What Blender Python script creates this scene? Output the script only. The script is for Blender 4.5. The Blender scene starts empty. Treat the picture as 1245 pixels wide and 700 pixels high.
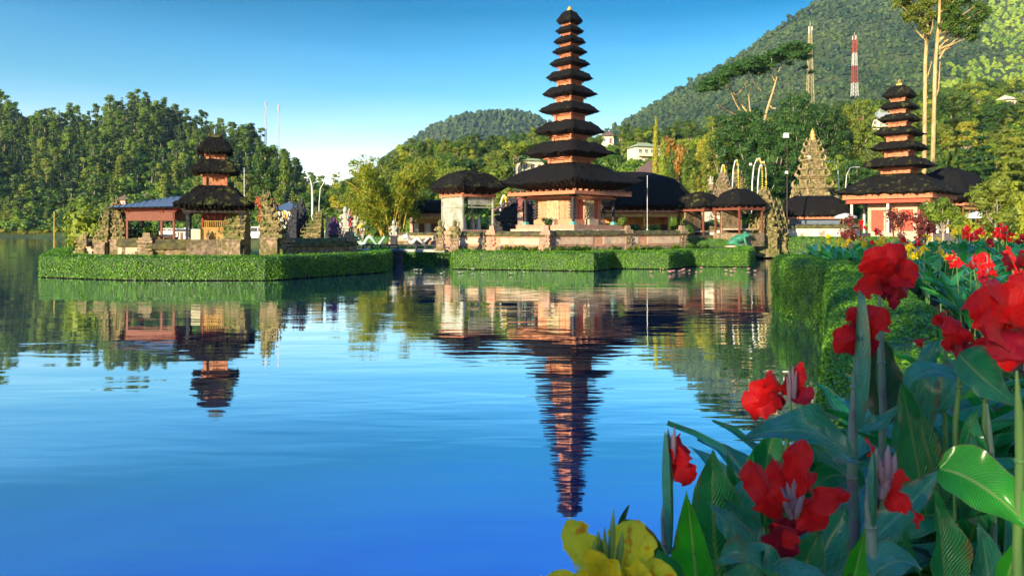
import bpy, math, random
import numpy as np
from mathutils import Vector, Matrix
R = math.radians
sc = bpy.context.scene
C = sc.collection
# ---------------------------------------------------------------- camera, light, exposure
F, CZ, HY, CXP = 900.0, 2.6, 280.0, 622.5
cam = bpy.data.cameras.new('camera'); co = bpy.data.objects.new('camera', cam); C.objects.link(co)
co.location = (0, 0, CZ); co.rotation_euler = (R(90), 0, 0)
cam.sensor_width = 36; cam.lens = 36*F/1245; cam.shift_y = -(350-HY)/1245
cam.clip_start = 0.05; cam.clip_end = 9000
cam.dof.use_dof = True; cam.dof.focus_distance = 14; cam.dof.aperture_fstop = 10
sc.camera = co
SUN_EL, SUN_AZ = R(15), math.atan2(-0.6, -0.8)
w = bpy.data.worlds.new('World'); sc.world = w; w.use_nodes = True
nt = w.node_tree; bg = nt.nodes['Background']
sky = nt.nodes.new('ShaderNodeTexSky'); sky.sky_type = 'NISHITA'; sky.sun_disc = False
sky.sun_elevation = SUN_EL; sky.sun_rotation = SUN_AZ; sky.altitude = 1200
sky.air_density = 1.0; sky.dust_density = 0.6; sky.ozone_density = 2.0
hs = nt.nodes.new('ShaderNodeHueSaturation'); hs.inputs['Saturation'].default_value = 1.25
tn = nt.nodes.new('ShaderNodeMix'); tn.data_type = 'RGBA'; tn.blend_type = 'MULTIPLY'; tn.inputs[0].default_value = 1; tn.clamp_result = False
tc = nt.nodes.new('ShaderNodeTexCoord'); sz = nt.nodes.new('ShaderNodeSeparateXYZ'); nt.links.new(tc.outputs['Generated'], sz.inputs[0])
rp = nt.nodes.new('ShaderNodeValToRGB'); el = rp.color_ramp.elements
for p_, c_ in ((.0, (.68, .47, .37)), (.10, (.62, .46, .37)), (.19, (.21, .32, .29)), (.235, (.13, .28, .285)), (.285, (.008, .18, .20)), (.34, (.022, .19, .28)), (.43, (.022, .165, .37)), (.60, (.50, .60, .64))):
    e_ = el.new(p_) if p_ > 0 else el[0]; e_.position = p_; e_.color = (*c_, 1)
el[-1].position = 1; el[-1].color = (.85, .92, .92, 1)  # unseen upper sky brightened as fill for the shaded foreground
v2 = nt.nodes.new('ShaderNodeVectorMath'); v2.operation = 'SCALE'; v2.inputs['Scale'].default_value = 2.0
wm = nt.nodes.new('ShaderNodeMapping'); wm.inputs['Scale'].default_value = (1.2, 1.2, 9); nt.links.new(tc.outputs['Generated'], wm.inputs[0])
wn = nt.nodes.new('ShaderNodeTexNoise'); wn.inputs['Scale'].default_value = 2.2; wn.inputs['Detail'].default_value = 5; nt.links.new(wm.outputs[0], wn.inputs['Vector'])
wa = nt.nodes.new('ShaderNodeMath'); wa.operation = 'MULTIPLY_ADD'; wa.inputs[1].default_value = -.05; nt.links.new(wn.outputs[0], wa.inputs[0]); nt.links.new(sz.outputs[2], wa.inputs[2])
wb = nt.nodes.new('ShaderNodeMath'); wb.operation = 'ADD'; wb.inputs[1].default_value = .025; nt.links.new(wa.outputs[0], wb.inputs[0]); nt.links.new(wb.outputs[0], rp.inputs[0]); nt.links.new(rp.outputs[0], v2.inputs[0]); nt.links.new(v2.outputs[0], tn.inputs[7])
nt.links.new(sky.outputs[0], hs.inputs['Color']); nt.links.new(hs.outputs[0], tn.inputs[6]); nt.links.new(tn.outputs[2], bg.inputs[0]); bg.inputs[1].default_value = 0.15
sl = bpy.data.lights.new('sun', 'SUN'); so = bpy.data.objects.new('sun', sl); C.objects.link(so)
sl.energy = 4.9; sl.angle = R(0.5); sl.color = (1.0, 0.84, 0.58)
ld = Vector((0.6*math.cos(SUN_EL), 0.8*math.cos(SUN_EL), -math.sin(SUN_EL)))
so.rotation_euler = ld.to_track_quat('-Z', 'Y').to_euler(); so.location = (-30, -40, 30)
sc.view_settings.view_transform = 'Standard'; sc.view_settings.look = 'None'
sc.view_settings.gamma = 1; sc.view_settings.use_curve_mapping = False
sc.view_settings.exposure = 1.25
sc.render.engine = 'CYCLES'
cy = sc.cycles
cy.max_bounces = 5; cy.diffuse_bounces = 2; cy.glossy_bounces = 3; cy.transmission_bounces = 2
cy.transparent_max_bounces = 4; cy.volume_bounces = 0; cy.use_denoising = True
cy.caustics_reflective = False; cy.caustics_refractive = False
cy.use_adaptive_sampling = True; cy.adaptive_threshold = 0.02
# ---------------------------------------------------------------- helpers
def P(px, py, D): return np.array([(px-CXP)/F*D, D, CZ+(HY-py)/F*D])
def XY(px, D): return ((px-CXP)/F*D, D)
def rs(s): return np.random.RandomState(s)
def lin(x, tab): return float(np.interp(x, [a for a, b in tab], [b for a, b in tab]))
def sstep(t): t = np.clip(t, 0, 1); return t*t*(3-2*t)

class G:
    """collects shapes that become ONE mesh object"""
    def __init__(s): s.V = []; s.F = []; s.m = []; s.r = []; s.uv = []; s.n = 0; s.has_uv = False; s.smooth = []
    def add(s, V, Fc, mat=0, rnd=0.5, uv=None, smooth=False):
        V = np.asarray(V, dtype=np.float64).reshape(-1, 3)
        if not isinstance(Fc, np.ndarray):
            by = {}
            for f in Fc: by.setdefault(len(f), []).append(f)
            blocks = [np.array(v, dtype=np.int64) for v in by.values()]
        else: blocks = [Fc]
        for b in blocks:
            s.F.append(b+s.n); s.m.append(np.full(len(b), mat)); s.smooth.append(np.full(len(b), smooth))
        s.V.append(V); s.r.append(np.full(len(V), rnd) if np.isscalar(rnd) else np.asarray(rnd))
        if uv is not None: s.has_uv = True
        s.uv.append(np.zeros((len(V), 2)) if uv is None else np.asarray(uv, dtype=float))
        s.n += len(V); return s
    def box(s, c, d, rz=0, mat=0, taper=1.0, rnd=.5):
        x, y, z = d[0]/2, d[1]/2, d[2]/2; t = taper
        V = np.array([[-x, -y, -z], [x, -y, -z], [x, y, -z], [-x, y, -z], [-x*t, -y*t, z], [x*t, -y*t, z], [x*t, y*t, z], [-x*t, y*t, z]])
        if rz: a, b = math.cos(rz), math.sin(rz); V = V @ np.array([[a, b, 0], [-b, a, 0], [0, 0, 1]])
        return s.add(V+np.array(c), [(0, 3, 2, 1), (4, 5, 6, 7), (0, 1, 5, 4), (1, 2, 6, 5), (2, 3, 7, 6), (3, 0, 4, 7)], mat, rnd)
    def tube(s, pts, rad, n=8, mat=0, cap=True, rnd=.5, smooth=True):
        pts = np.asarray(pts, float); k = len(pts)
        rad = [rad]*k if np.isscalar(rad) else rad
        V = []; up = np.array([0.13, 0.2, 1.0])
        for i in range(k):
            t = pts[min(i+1, k-1)]-pts[max(i-1, 0)]; t = t/(np.linalg.norm(t)+1e-9)
            a = np.cross(t, up if abs(t[2]) < .9 else np.array([1., 0, 0])); a /= np.linalg.norm(a)+1e-9; b = np.cross(t, a)
            if i and np.dot(a, pa) < 0 and abs(np.dot(a, pa)) > .5: a, b = -a, -b
            pa = a
            for j in range(n):
                th = 2*math.pi*j/n; V.append(pts[i]+rad[i]*(a*math.cos(th)+b*math.sin(th)))
        Fc = [(i*n+j, i*n+(j+1) % n, (i+1)*n+(j+1) % n, (i+1)*n+j) for i in range(k-1) for j in range(n)]
        s.add(V, Fc, mat, rnd, smooth=smooth)
        if cap:
            s.add(V[:n], [tuple(range(n))][::-1], mat, rnd); s.add(V[-n:], [tuple(range(n))], mat, rnd)
        return s
    def lathe(s, prof, c=(0, 0, 0), n=12, mat=0, sx=1, sy=1, rnd=.5, smooth=True, sq=False, ph=0):
        V = []
        for r, z in prof:
            for j in range(n):
                th = 2*math.pi*(j+.5*sq)/n+ph; V.append((c[0]+r*sx*math.cos(th), c[1]+r*sy*math.sin(th), c[2]+z))
        Fc = [(i*n+j, i*n+(j+1) % n, (i+1)*n+(j+1) % n, (i+1)*n+j) for i in range(len(prof)-1) for j in range(n)]
        return s.add(V, Fc, mat, rnd, smooth=smooth)
    def ell(s, c, r, mat=0, rot=None, lvl=2, noise=0, seed=0, rnd=.5, smooth=True):
        V, Fc = ICO[lvl]; V = V.copy()
        if noise:
            g = rs(seed); K = g.normal(size=(4, 3))*2.2; ph = g.rand(4)*6
            V = V*(1+noise*np.sin(V@K.T+ph).mean(1)*1.6)[:, None]
        V = V*np.array(r)
        if rot is not None: V = V @ np.array(Matrix.Rotation(rot[0], 3, 'X') @ Matrix.Rotation(rot[1], 3, 'Y')).T; V = V @ np.array(Matrix.Rotation(rot[2], 3, 'Z')).T
        return s.add(V+np.array(c), Fc, mat, rnd, smooth=smooth)
    def prism(s, poly, z0, z1, mat=0, mat_top=None):
        n = len(poly); V = [(x, y, z0) for x, y in poly]+[(x, y, z1) for x, y in poly]
        s.add(V, [(i, (i+1) % n, n+(i+1) % n, n+i) for i in range(n)], mat)
        return s.add([(x, y, z1) for x, y in poly], [tuple(range(n))], mat if mat_top is None else mat_top)
    def build(s, name, mats, parent=None, loc=None, rz=0, rad=None):
        if not isinstance(mats, (list, tuple)): mats = [mats]
        V = np.concatenate(s.V); me = bpy.data.meshes.new(name)
        me.vertices.add(len(V)); me.vertices.foreach_set('co', V.ravel().astype(np.float32))
        tot = np.concatenate([np.full(len(b), b.shape[1]) for b in s.F]); idx = np.concatenate([b.ravel() for b in s.F])
        me.loops.add(len(idx)); me.loops.foreach_set('vertex_index', idx.astype(np.int32))
        me.polygons.add(len(tot)); st = np.concatenate([[0], np.cumsum(tot)[:-1]])
        me.polygons.foreach_set('loop_start', st.astype(np.int32)); me.polygons.foreach_set('loop_total', tot.astype(np.int32))
        me.polygons.foreach_set('material_index', np.concatenate(s.m).astype(np.int32))
        me.polygons.foreach_set('use_smooth', np.concatenate(s.smooth).astype(bool))
        a = me.attributes.new('rnd', 'FLOAT', 'POINT'); a.data.foreach_set('value', np.concatenate(s.r).astype(np.float32))
        if s.has_uv:
            u = me.uv_layers.new(name='uv'); u.data.foreach_set('uv', np.concatenate(s.uv)[idx].ravel().astype(np.float32))
        me.update(calc_edges=True); me.validate()
        for m in mats: me.materials.append(m)
        o = bpy.data.objects.new(name, me); C.objects.link(o)
        if parent: o.parent = parent
        if loc is not None: o.location = loc
        o.rotation_euler.z = rz
        return o
def _ico():
    import bmesh
    out = {}
    for l in (1, 2, 3):
        bm = bmesh.new(); bmesh.ops.create_icosphere(bm, subdivisions=l, radius=1)
        bm.verts.ensure_lookup_table(); out[l] = (np.array([v.co[:] for v in bm.verts]), np.array([[v.index for v in f.verts] for f in bm.faces])); bm.free()
    return out
ICO = _ico()
def tag(o, label=None, cat=None, group=None, kind=None):
    if label: o['label'] = label
    if cat: o['category'] = cat
    if group: o['group'] = group
    if kind: o['kind'] = kind
    return o
def thing(name, label, cat, loc=(0, 0, 0), rz=0, group=None, s=1):
    o = bpy.data.objects.new(name, None); C.objects.link(o); o.location = loc; o.rotation_euler.z = rz; o.scale = (s, s, s)
    o.empty_display_size = .1
    return tag(o, label, cat, group)
def dup(o, loc, rz=0, s=1, label=None, group=None, tilt=None):
    c = o.copy(); C.objects.link(c); c.location = loc; c.rotation_euler = (0, 0, rz); c.scale = (s, s, s)
    if tilt: c.rotation_euler = (tilt[0], tilt[1], rz)
    if label: c['label'] = label
    if group: c['group'] = group
    def rec(a, b):
        for ch in KIDS.get(a.name, []):
            d = ch.copy(); C.objects.link(d); d.parent = b; rec(ch, d)
    rec(o, c); return c
KIDS = {}
def kids(o):
    KIDS[o.name] = list(o.children)
    for c in o.children: kids(c)
    return o
# ---------------------------------------------------------------- materials
def nm(name):
    m = bpy.data.materials.new(name); m.use_nodes = True; t = m.node_tree
    b = t.nodes['Principled BSDF']; return m, t, b
def ramp(t, fac, cols):
    r = t.nodes.new('ShaderNodeValToRGB'); e = r.color_ramp.elements
    while len(e) < len(cols): e.new(0.5)
    for i, (p, c) in enumerate(cols): e[i].position = p; e[i].color = (*c, 1)
    t.links.new(fac, r.inputs[0]); return r.outputs[0]
def noise(t, vec, scale, det=4, rough=.6, dist=0):
    n = t.nodes.new('ShaderNodeTexNoise'); n.inputs['Scale'].default_value = scale; n.inputs['Detail'].default_value = det
    n.inputs['Roughness'].default_value = rough; n.inputs['Distortion'].default_value = dist
    t.links.new(vec, n.inputs['Vector']); return n.outputs[0]
def coord(t, kind='Object', scale=None):
    c = t.nodes.new('ShaderNodeTexCoord').outputs[kind]
    if scale is None: return c
    m = t.nodes.new('ShaderNodeMapping'); m.inputs['Scale'].default_value = scale; t.links.new(c, m.inputs[0]); return m.outputs[0]
def math_(t, op, a, b=None):
    n = t.nodes.new('ShaderNodeMath'); n.operation = op
    for i, x in enumerate((a, b)):
        if x is None: continue
        if isinstance(x, (int, float)): n.inputs[i].default_value = x
        else: t.links.new(x, n.inputs[i])
    return n.outputs[0]
def mixc(t, fac, a, b, mode='MIX'):
    n = t.nodes.new('ShaderNodeMix'); n.data_type = 'RGBA'; n.blend_type = mode
    for i, x in ((0, fac), (6, a), (7, b)):
        if isinstance(x, (int, float)): n.inputs[i].default_value = x
        elif isinstance(x, tuple): n.inputs[i].default_value = (*x, 1)
        else: t.links.new(x, n.inputs[i])
    return n.outputs[2]
def bump(t, b, h, strength=.5, dist=.02):
    n = t.nodes.new('ShaderNodeBump'); n.inputs['Strength'].default_value = strength; n.inputs['Distance'].default_value = dist
    t.links.new(h, n.inputs['Height']); t.links.new(n.outputs[0], b.inputs['Normal']); return n
def mat(name, c1, c2=None, scale=6, rough=.85, bmp=.3, bd=.02, c3=None, sc3=2, lo=.35, hi=.65, spec=.3, metal=0, stretch=None):
    m, t, b = nm(name); v = coord(t, 'Object', stretch)
    n = noise(t, v, scale, 6)
    if c2 is None: c2 = tuple(x*.72 for x in c1)
    col = ramp(t, n, [(lo, c2), (hi, c1)])
    if c3 is not None:
        n3 = noise(t, coord(t, 'Object'), sc3, 5, .7); f = ramp(t, n3, [(.5, (0, 0, 0)), (.62, (1, 1, 1))]); col = mixc(t, f, col, c3)
    t.links.new(col, b.inputs['Base Color']); b.inputs['Roughness'].default_value = rough
    b.inputs['Specular IOR Level'].default_value = spec; b.inputs['Metallic'].default_value = metal
    if bmp: bump(t, b, n, bmp, bd)
    return m
def leafmat(name, dark, lite, alt=None, scale=.6, trans=.3, rough=.55, spec=.35, attr=False, hue=.5):
    m, t, b = nm(name)
    n = noise(t, coord(t), scale, 3)
    if attr:
        a = t.nodes.new('ShaderNodeAttribute'); a.attribute_name = 'rnd'; rn = a.outputs['Fac']
    else: rn = t.nodes.new('ShaderNodeObjectInfo').outputs['Random']
    f = math_(t, 'ADD', math_(t, 'MULTIPLY', n, .7), math_(t, 'MULTIPLY', rn, .5))
    cols = [(.3, dark), (.8, lite)]
    col = ramp(t, f, cols)
    if alt is not None:
        f2 = ramp(t, rn, [(hue, (0, 0, 0)), (min(hue+.25, 1), (1, 1, 1))]); col = mixc(t, math_(t, 'MULTIPLY', f2, .8), col, alt)
    t.links.new(col, b.inputs['Base Color']); b.inputs['Roughness'].default_value = rough; b.inputs['Specular IOR Level'].default_value = spec
    if trans:
        tr = t.nodes.new('ShaderNodeBsdfTranslucent'); mx = t.nodes.new('ShaderNodeMixShader'); mx.inputs[0].default_value = trans
        cb = mixc(t, 1.0, col, (1.5, 1.5, .6), 'MULTIPLY'); t.links.new(cb, tr.inputs[0])
        t.links.new(b.outputs[0], mx.inputs[1]); t.links.new(tr.outputs[0], mx.inputs[2])
        t.links.new(mx.outputs[0], t.nodes['Material Output'].inputs[0])
    return m
def flat(name, c, rough=.5, metal=0, spec=.5):
    m, t, b = nm(name); n = noise(t, coord(t), 9, 4)
    t.links.new(ramp(t, n, [(.3, tuple(x*.8 for x in c)), (.7, c)]), b.inputs['Base Color'])
    b.inputs['Roughness'].default_value = rough; b.inputs['Metallic'].default_value = metal; b.inputs['Specular IOR Level'].default_value = spec
    return m
def thatch_mat(name, base, moss, amt=.6, stripe=True):
    m, t, b = nm(name); o = coord(t)
    fine = noise(t, coord(t, 'Object', (5.5, 5.5, 1.3)), 2.4, 7, .8)
    col = ramp(t, fine, [(.36, tuple(x*.3 for x in base)), (.55, base), (.60, tuple(x*2 for x in base)), (.72, tuple(x*9 for x in base))])  # palest stops put sparse streak highlights into the thatch colour
    mo = noise(t, o, 1.3, 8, .78); f = ramp(t, mo, [(amt, (0, 0, 0)), (amt+.09, (1, 1, 1))])
    col = mixc(t, math_(t, 'MULTIPLY', f, .75), col, moss)
    t.links.new(col, b.inputs['Base Color']); b.inputs['Roughness'].default_value = .95; b.inputs['Specular IOR Level'].default_value = .15
    bump(t, b, fine, 1.0, .14); return m
def brick_mat(name, c1, c2, mortar, scale=3.0, carve=0):
    m, t, b = nm(name); o = coord(t)
    n = noise(t, o, 5, 5, .7); col = ramp(t, n, [(.3, c2), (.7, c1)])
    wv = t.nodes.new('ShaderNodeTexWave'); wv.wave_type = 'BANDS'; wv.bands_direction = 'Z'; wv.inputs['Scale'].default_value = scale
    wv.inputs['Distortion'].default_value = .4; t.links.new(o, wv.inputs[0])
    f = ramp(t, wv.outputs[1], [(.06, (1, 1, 1)), (.16, (0, 0, 0))]); col = mixc(t, math_(t, 'MULTIPLY', f, .3), col, mortar)
    h = wv.outputs[1]
    if carve:
        vo = t.nodes.new('ShaderNodeTexVoronoi'); vo.inputs['Scale'].default_value = carve; t.links.new(o, vo.inputs[0]); h = vo.outputs[0]
        col = mixc(t, ramp(t, h, [(.1, (.75, .75, .75)), (.5, (0, 0, 0))]), col, tuple(x*.45 for x in c2))
    t.links.new(col, b.inputs['Base Color']); b.inputs['Roughness'].default_value = .9; b.inputs['Specular IOR Level'].default_value = .2
    bump(t, b, h, .35, .02); return m
M = {}
M['thatch'] = thatch_mat('black_thatch', (.0105, .0095, .0095), (.10, .09, .04), .60)
M['thatch_moss'] = thatch_mat('mossy_thatch', (.011, .010, .009), (.15, .16, .03), .555)
M['thatch_edge'] = thatch_mat('thatch_edge', (.045, .024, .014), (.10, .07, .03), .60)
M['beam'] = mat('salmon_beam', (.50, .20, .10), (.36, .12, .06), 8, .7)
M['redbeam'] = mat('red_beam', (.55, .08, .04), (.38, .05, .03), 8, .6)
M['darkwood'] = mat('dark_wood', (.045, .03, .02), (.02, .015, .01), 8, .7)
M['redwood'] = mat('red_wood', (.22, .065, .035), (.12, .035, .02), 7, .6, stretch=(1, 1, 5))
M['brick'] = brick_mat('orange_brick', (.58, .27, .15), (.40, .15, .08), (.5, .38, .24), 2.5)
M['carved'] = brick_mat('carved_orange', (.56, .24, .12), (.30, .10, .05), (.5, .4, .25), 2.5, carve=5)
M['cream'] = brick_mat('carved_cream', (.50, .40, .24), (.36, .27, .15), (.4, .35, .2), 2, carve=7)
M['stone'] = mat('mossy_stone', (.34, .24, .15), (.10, .075, .05), 5, .95, .8, .05, c3=(.09, .085, .02), sc3=1.5)
M['stone_gold'] = mat('gold_lit_stone', (.31, .24, .10), (.022, .022, .012), 4, .9, 1.0, .08, c3=(.07, .10, .015), sc3=1.7)  # gold sunlight against dark put into the stone colour, beside real moss
M['stone_dark'] = mat('dark_stone', (.05, .05, .055), (.02, .022, .03), 5, .9, .6, .04)
M['stone_grey'] = mat('pale_grey_stone', (.40, .39, .33), (.26, .26, .21), 2.2, .9, .5, .03, c3=(.19, .2, .14), sc3=1.2)
M['pink'] = mat('pink_stone', (.50, .26, .17), (.36, .17, .11), 4, .9, .4, .02, c3=(.26, .19, .14), sc3=1.1)
M['pinkpanel'] = mat('pale_pink_panel', (.55, .40, .28), (.42, .28, .20), 3, .9, .4, .02, c3=(.30, .25, .18), sc3=1.6)
M['mosscap'] = mat('moss_cap', (.11, .105, .03), (.035, .03, .018), 3, .97, .9, .06, c3=(.05, .04, .03), sc3=1.3)
M['whitewall'] = mat('old_white_wall', (.66, .60, .48), (.48, .42, .33), 2.5, .9, .3, .02, c3=(.22, .19, .15), sc3=.9)
M['ochre'] = mat('ochre_paint', (.62, .36, .10), (.45, .22, .06), 3, .7, .2, .01)
M['tin'] = mat('blue_grey_tin', (.10, .14, .20), (.05, .075, .11), 3, .45, .2, .01, spec=.5, stretch=(8, 1, 1))
M['white'] = flat('white_paint', (.62, .61, .56), .6)
M['offwhite'] = mat('cream_house_wall', (.70, .64, .46), (.6, .53, .36), 1.5, .8, 0)
M['glass'] = flat('dark_window_glass', (.03, .04, .05), .15, 0, .6)
M['greenroof'] = mat('pale_green_roof', (.34, .40, .22), (.25, .30, .16), 2, .7, .2)
M['redroof'] = mat('red_tile_roof', (.42, .12, .08), (.28, .08, .05), 3, .8, .4)
M['greyroof'] = mat('grey_tile_roof', (.30, .33, .31), (.21, .23, .22), 3, .8, .3)
M['brownroof'] = mat('brown_tile_roof', (.18, .11, .08), (.10, .06, .045), 3, .85, .4)
M['pinkwall'] = mat('pink_house_wall', (.60, .38, .30), (.5, .3, .22), 2, .8, 0)
M['metal'] = flat('grey_metal', (.45, .46, .47), .4, .6)
M['rustmetal'] = flat('yellow_grey_lattice', (.42, .36, .18), .6, .2)
M['redpaint'] = flat('red_mast_paint', (.40, .05, .035), .6)
M['rubber'] = flat('black_rubber', (.02, .02, .02), .7)
M['gold'] = mat('gold_finial', (.62, .42, .10), (.4, .25, .05), 8, .45, .2, .01, metal=.3)
M['frog'] = mat('green_statue_paint', (.04, .22, .13), (.02, .12, .07), 5, .5, .3, .02)
M['mint'] = mat('mint_paint', (.38, .62, .42), (.25, .48, .32), 3, .6, .2)
M['turq'] = flat('turquoise_paint', (.10, .38, .30), .5)
M['bark'] = mat('brown_bark', (.16, .11, .07), (.07, .05, .03), 5, .95, .8, .05, stretch=(1, 1, .25))
M['barkgold'] = mat('pale_golden_bark', (.48, .36, .17), (.26, .17, .07), 3, .9, .5, .05, stretch=(1, 1, .3))
M['barkpale'] = mat('pale_bark', (.36, .31, .24), (.20, .16, .12), 3, .9, .5, .04, stretch=(1, 1, .3))
M['bamboo'] = mat('golden_bamboo', (.60, .40, .07), (.42, .30, .05), 6, .5, .2)
M['cloth_red'] = flat('red_cloth', (.5, .05, .05), .8)
M['cloth_purple'] = flat('purple_cloth', (.10, .03, .10), .8)
M['cloth_yellow'] = flat('yellow_cloth', (.75, .5, .05), .8)
M['cloth_white'] = flat('white_cloth', (.55, .53, .48), .8)
M['skin'] = flat('brown_skin', (.30, .16, .10), .6)
M['soil'] = mat('dark_soil', (.035, .022, .016), (.015, .01, .008), 12, .98, 1.0, .05)
M['paving'] = mat('grey_paving', (.22, .20, .17), (.14, .13, .11), 2, .9, .3)
M['grass'] = mat('short_grass', (.07, .13, .018), (.035, .08, .012), 2, .95, .6, .05, c3=(.11, .13, .03), sc3=.3)
M['land'] = mat('hill_ground', (.045, .075, .018), (.02, .035, .01), .15, .98, .5, .5, c3=(.08, .09, .03), sc3=.03)
M['leaf_dark'] = leafmat('dark_green_leaves', (.010, .038, .008), (.040, .105, .014))
M['leaf_mid'] = leafmat('mid_green_leaves', (.015, .055, .008), (.095, .17, .016), alt=(.16, .19, .02), hue=.6)
M['leaf_lite'] = leafmat('yellow_green_leaves', (.05, .11, .008), (.24, .30, .02), alt=(.32, .29, .02), hue=.6)
M['leaf_gold'] = leafmat('golden_leaves', (.12, .16, .010), (.36, .38, .02), trans=.35)
M['leaf_hill'] = leafmat('hillside_leaves', (.006, .032, .008), (.12, .21, .016), alt=(.25, .29, .03), scale=.22, hue=.55)
M['leaf_far'] = leafmat('far_forest_leaves', (.008, .032, .010), (.064, .108, .022), alt=None, scale=.02, trans=.1, attr=True)
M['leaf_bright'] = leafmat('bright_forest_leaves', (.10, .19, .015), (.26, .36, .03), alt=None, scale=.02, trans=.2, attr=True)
M['leaf_hedge'] = leafmat('hedge_leaves', (.018, .08, .005), (.135, .31, .014), scale=2.0, trans=.25, attr=True, rough=.45)
M['leaf_red'] = leafmat('red_orange_blossom', (.35, .05, .02), (.60, .14, .04))
M['leaf_bamboo'] = leafmat('bamboo_leaves', (.12, .17, .008), (.42, .42, .02), scale=.5, trans=.4)
M['statue_cream'] = mat('weathered_cream_stone', (.48, .44, .36), (.22, .2, .15), 6, .85, .4, .02)
M['leaf_dullred'] = leafmat('dull_red_leaves', (.05, .012, .008), (.16, .03, .018))
M['leaf_orange'] = leafmat('orange_leaves', (.14, .11, .02), (.46, .22, .03))
M['lily_pink'] = flat('lily_pink', (.75, .32, .36), .6)
HAZE = .00008
# ---------------------------------------------------------------- water, terrain
def water_mat():
    m, t, b = nm('lake_water'); out = t.nodes['Material Output']
    o = coord(t, 'Object')
    g = t.nodes.new('ShaderNodeBsdfGlossy'); g.inputs['Roughness'].default_value = .02
    d = t.nodes.new('ShaderNodeBsdfDiffuse'); d.inputs[0].default_value = (.006, .07, .32, 1)
    g.inputs[0].default_value = (.90, .97, 1.0, 1)
    mx = t.nodes.new('ShaderNodeMixShader'); fr = t.nodes.new('ShaderNodeFresnel'); fr.inputs[0].default_value = 2.4
    fac = math_(t, 'MINIMUM', math_(t, 'ADD', fr.outputs[0], .55), .97)
    t.links.new(fac, mx.inputs[0]); t.links.new(d.outputs[0], mx.inputs[1]); t.links.new(g.outputs[0], mx.inputs[2])
    t.links.new(mx.outputs[0], out.inputs[0])
    n1 = noise(t, coord(t, 'Object', (.55, 2.0, 1)), 1.5, 1, .4, .3)
    sp = t.nodes.new('ShaderNodeSeparateXYZ'); t.links.new(o, sp.inputs[0]); mr = t.nodes.new('ShaderNodeMapRange'); mr.inputs[1].default_value = 10; mr.inputs[2].default_value = 42; mr.inputs[3].default_value = .5; mr.inputs[4].default_value = 1.5; t.links.new(sp.outputs[1], mr.inputs[0])
    n2 = noise(t, coord(t, 'Object', (.22, .7, 1)), .5, 2, .5)
    n3 = noise(t, coord(t, 'Object', (.6, 2.4, 1)), 4.0, 1, .5)
    patch = ramp(t, noise(t, coord(t, 'Object', (.05, .16, 1)), 1.0, 2, .5), [(.38, (.22, .22, .22)), (.62, (1, 1, 1))])
    h = math_(t, 'ADD', math_(t, 'MULTIPLY', math_(t, 'ADD', math_(t, 'MULTIPLY', n1, .0085), math_(t, 'MULTIPLY', n3, .0010)), math_(t, 'MULTIPLY', patch, mr.outputs[0])), math_(t, 'MULTIPLY', n2, .022))
    bp = t.nodes.new('ShaderNodeBump'); bp.inputs['Strength'].default_value = 1; bp.inputs['Distance'].default_value = 1.0
    t.links.new(h, bp.inputs['Height'])
    for s in (g, d, fr): t.links.new(bp.outputs[0], s.inputs['Normal'])
    return m
M['water'] = water_mat()
g = G(); xs = [-3500, -400, -40, 40, 400, 3500]; ys = [-3000, -40, 20, 60, 150, 400, 4500]
g.add([(x, y, 0) for y in ys for x in xs], np.array([(j*6+i, j*6+i+1, (j+1)*6+i+1, (j+1)*6+i) for j in range(6) for i in range(5)]))
tag(g.build('lake_water', M['water']), kind='structure')
g = G(); g.add([(-5000, -4000, -1.6), (5000, -4000, -1.6), (5000, 6000, -1.6), (-5000, 6000, -1.6)], np.array([[0, 1, 2, 3]]))
tag(g.build('lake_bed', M['soil']), kind='structure')

SIL_L = [(-500, 150), (-100, 112), (0, 118), (60, 130), (110, 126), (160, 117), (190, 117), (225, 128), (270, 138), (300, 152), (330, 175), (355, 195), (385, 218), (430, 258), (470, 280)]
SIL_M = [(640, 215), (700, 190), (735, 160), (760, 146), (800, 121), (850, 91), (900, 63), (950, 28), (985, 3), (1020, -18), (1100, -24), (1245, -26), (1800, -30)]
SIL_F = [(440, 215), (480, 188), (505, 172), (530, 157), (560, 145), (600, 140), (640, 142), (660, 152), (700, 168), (760, 190), (820, 220)]
ZV = [(330, 0), (380, 4), (430, 12), (500, 23), (640, 26), (800, 28), (900, 32), (1050, 38), (1245, 46), (1800, 50)]
SHORE = [(-500, 292), (118, 290), (200, 160), (260, 110), (330, 90), (430, 72), (545, 72), (550, 84), (912, 84), (918, 70.5), (1010, 70), (1040, 60), (1250, 60), (1800, 55)]
def rid(tab, px, D, off): return (HY-np.interp(px, [a for a, b in tab], [b for a, b in tab])-off)/F*D+CZ
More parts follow.
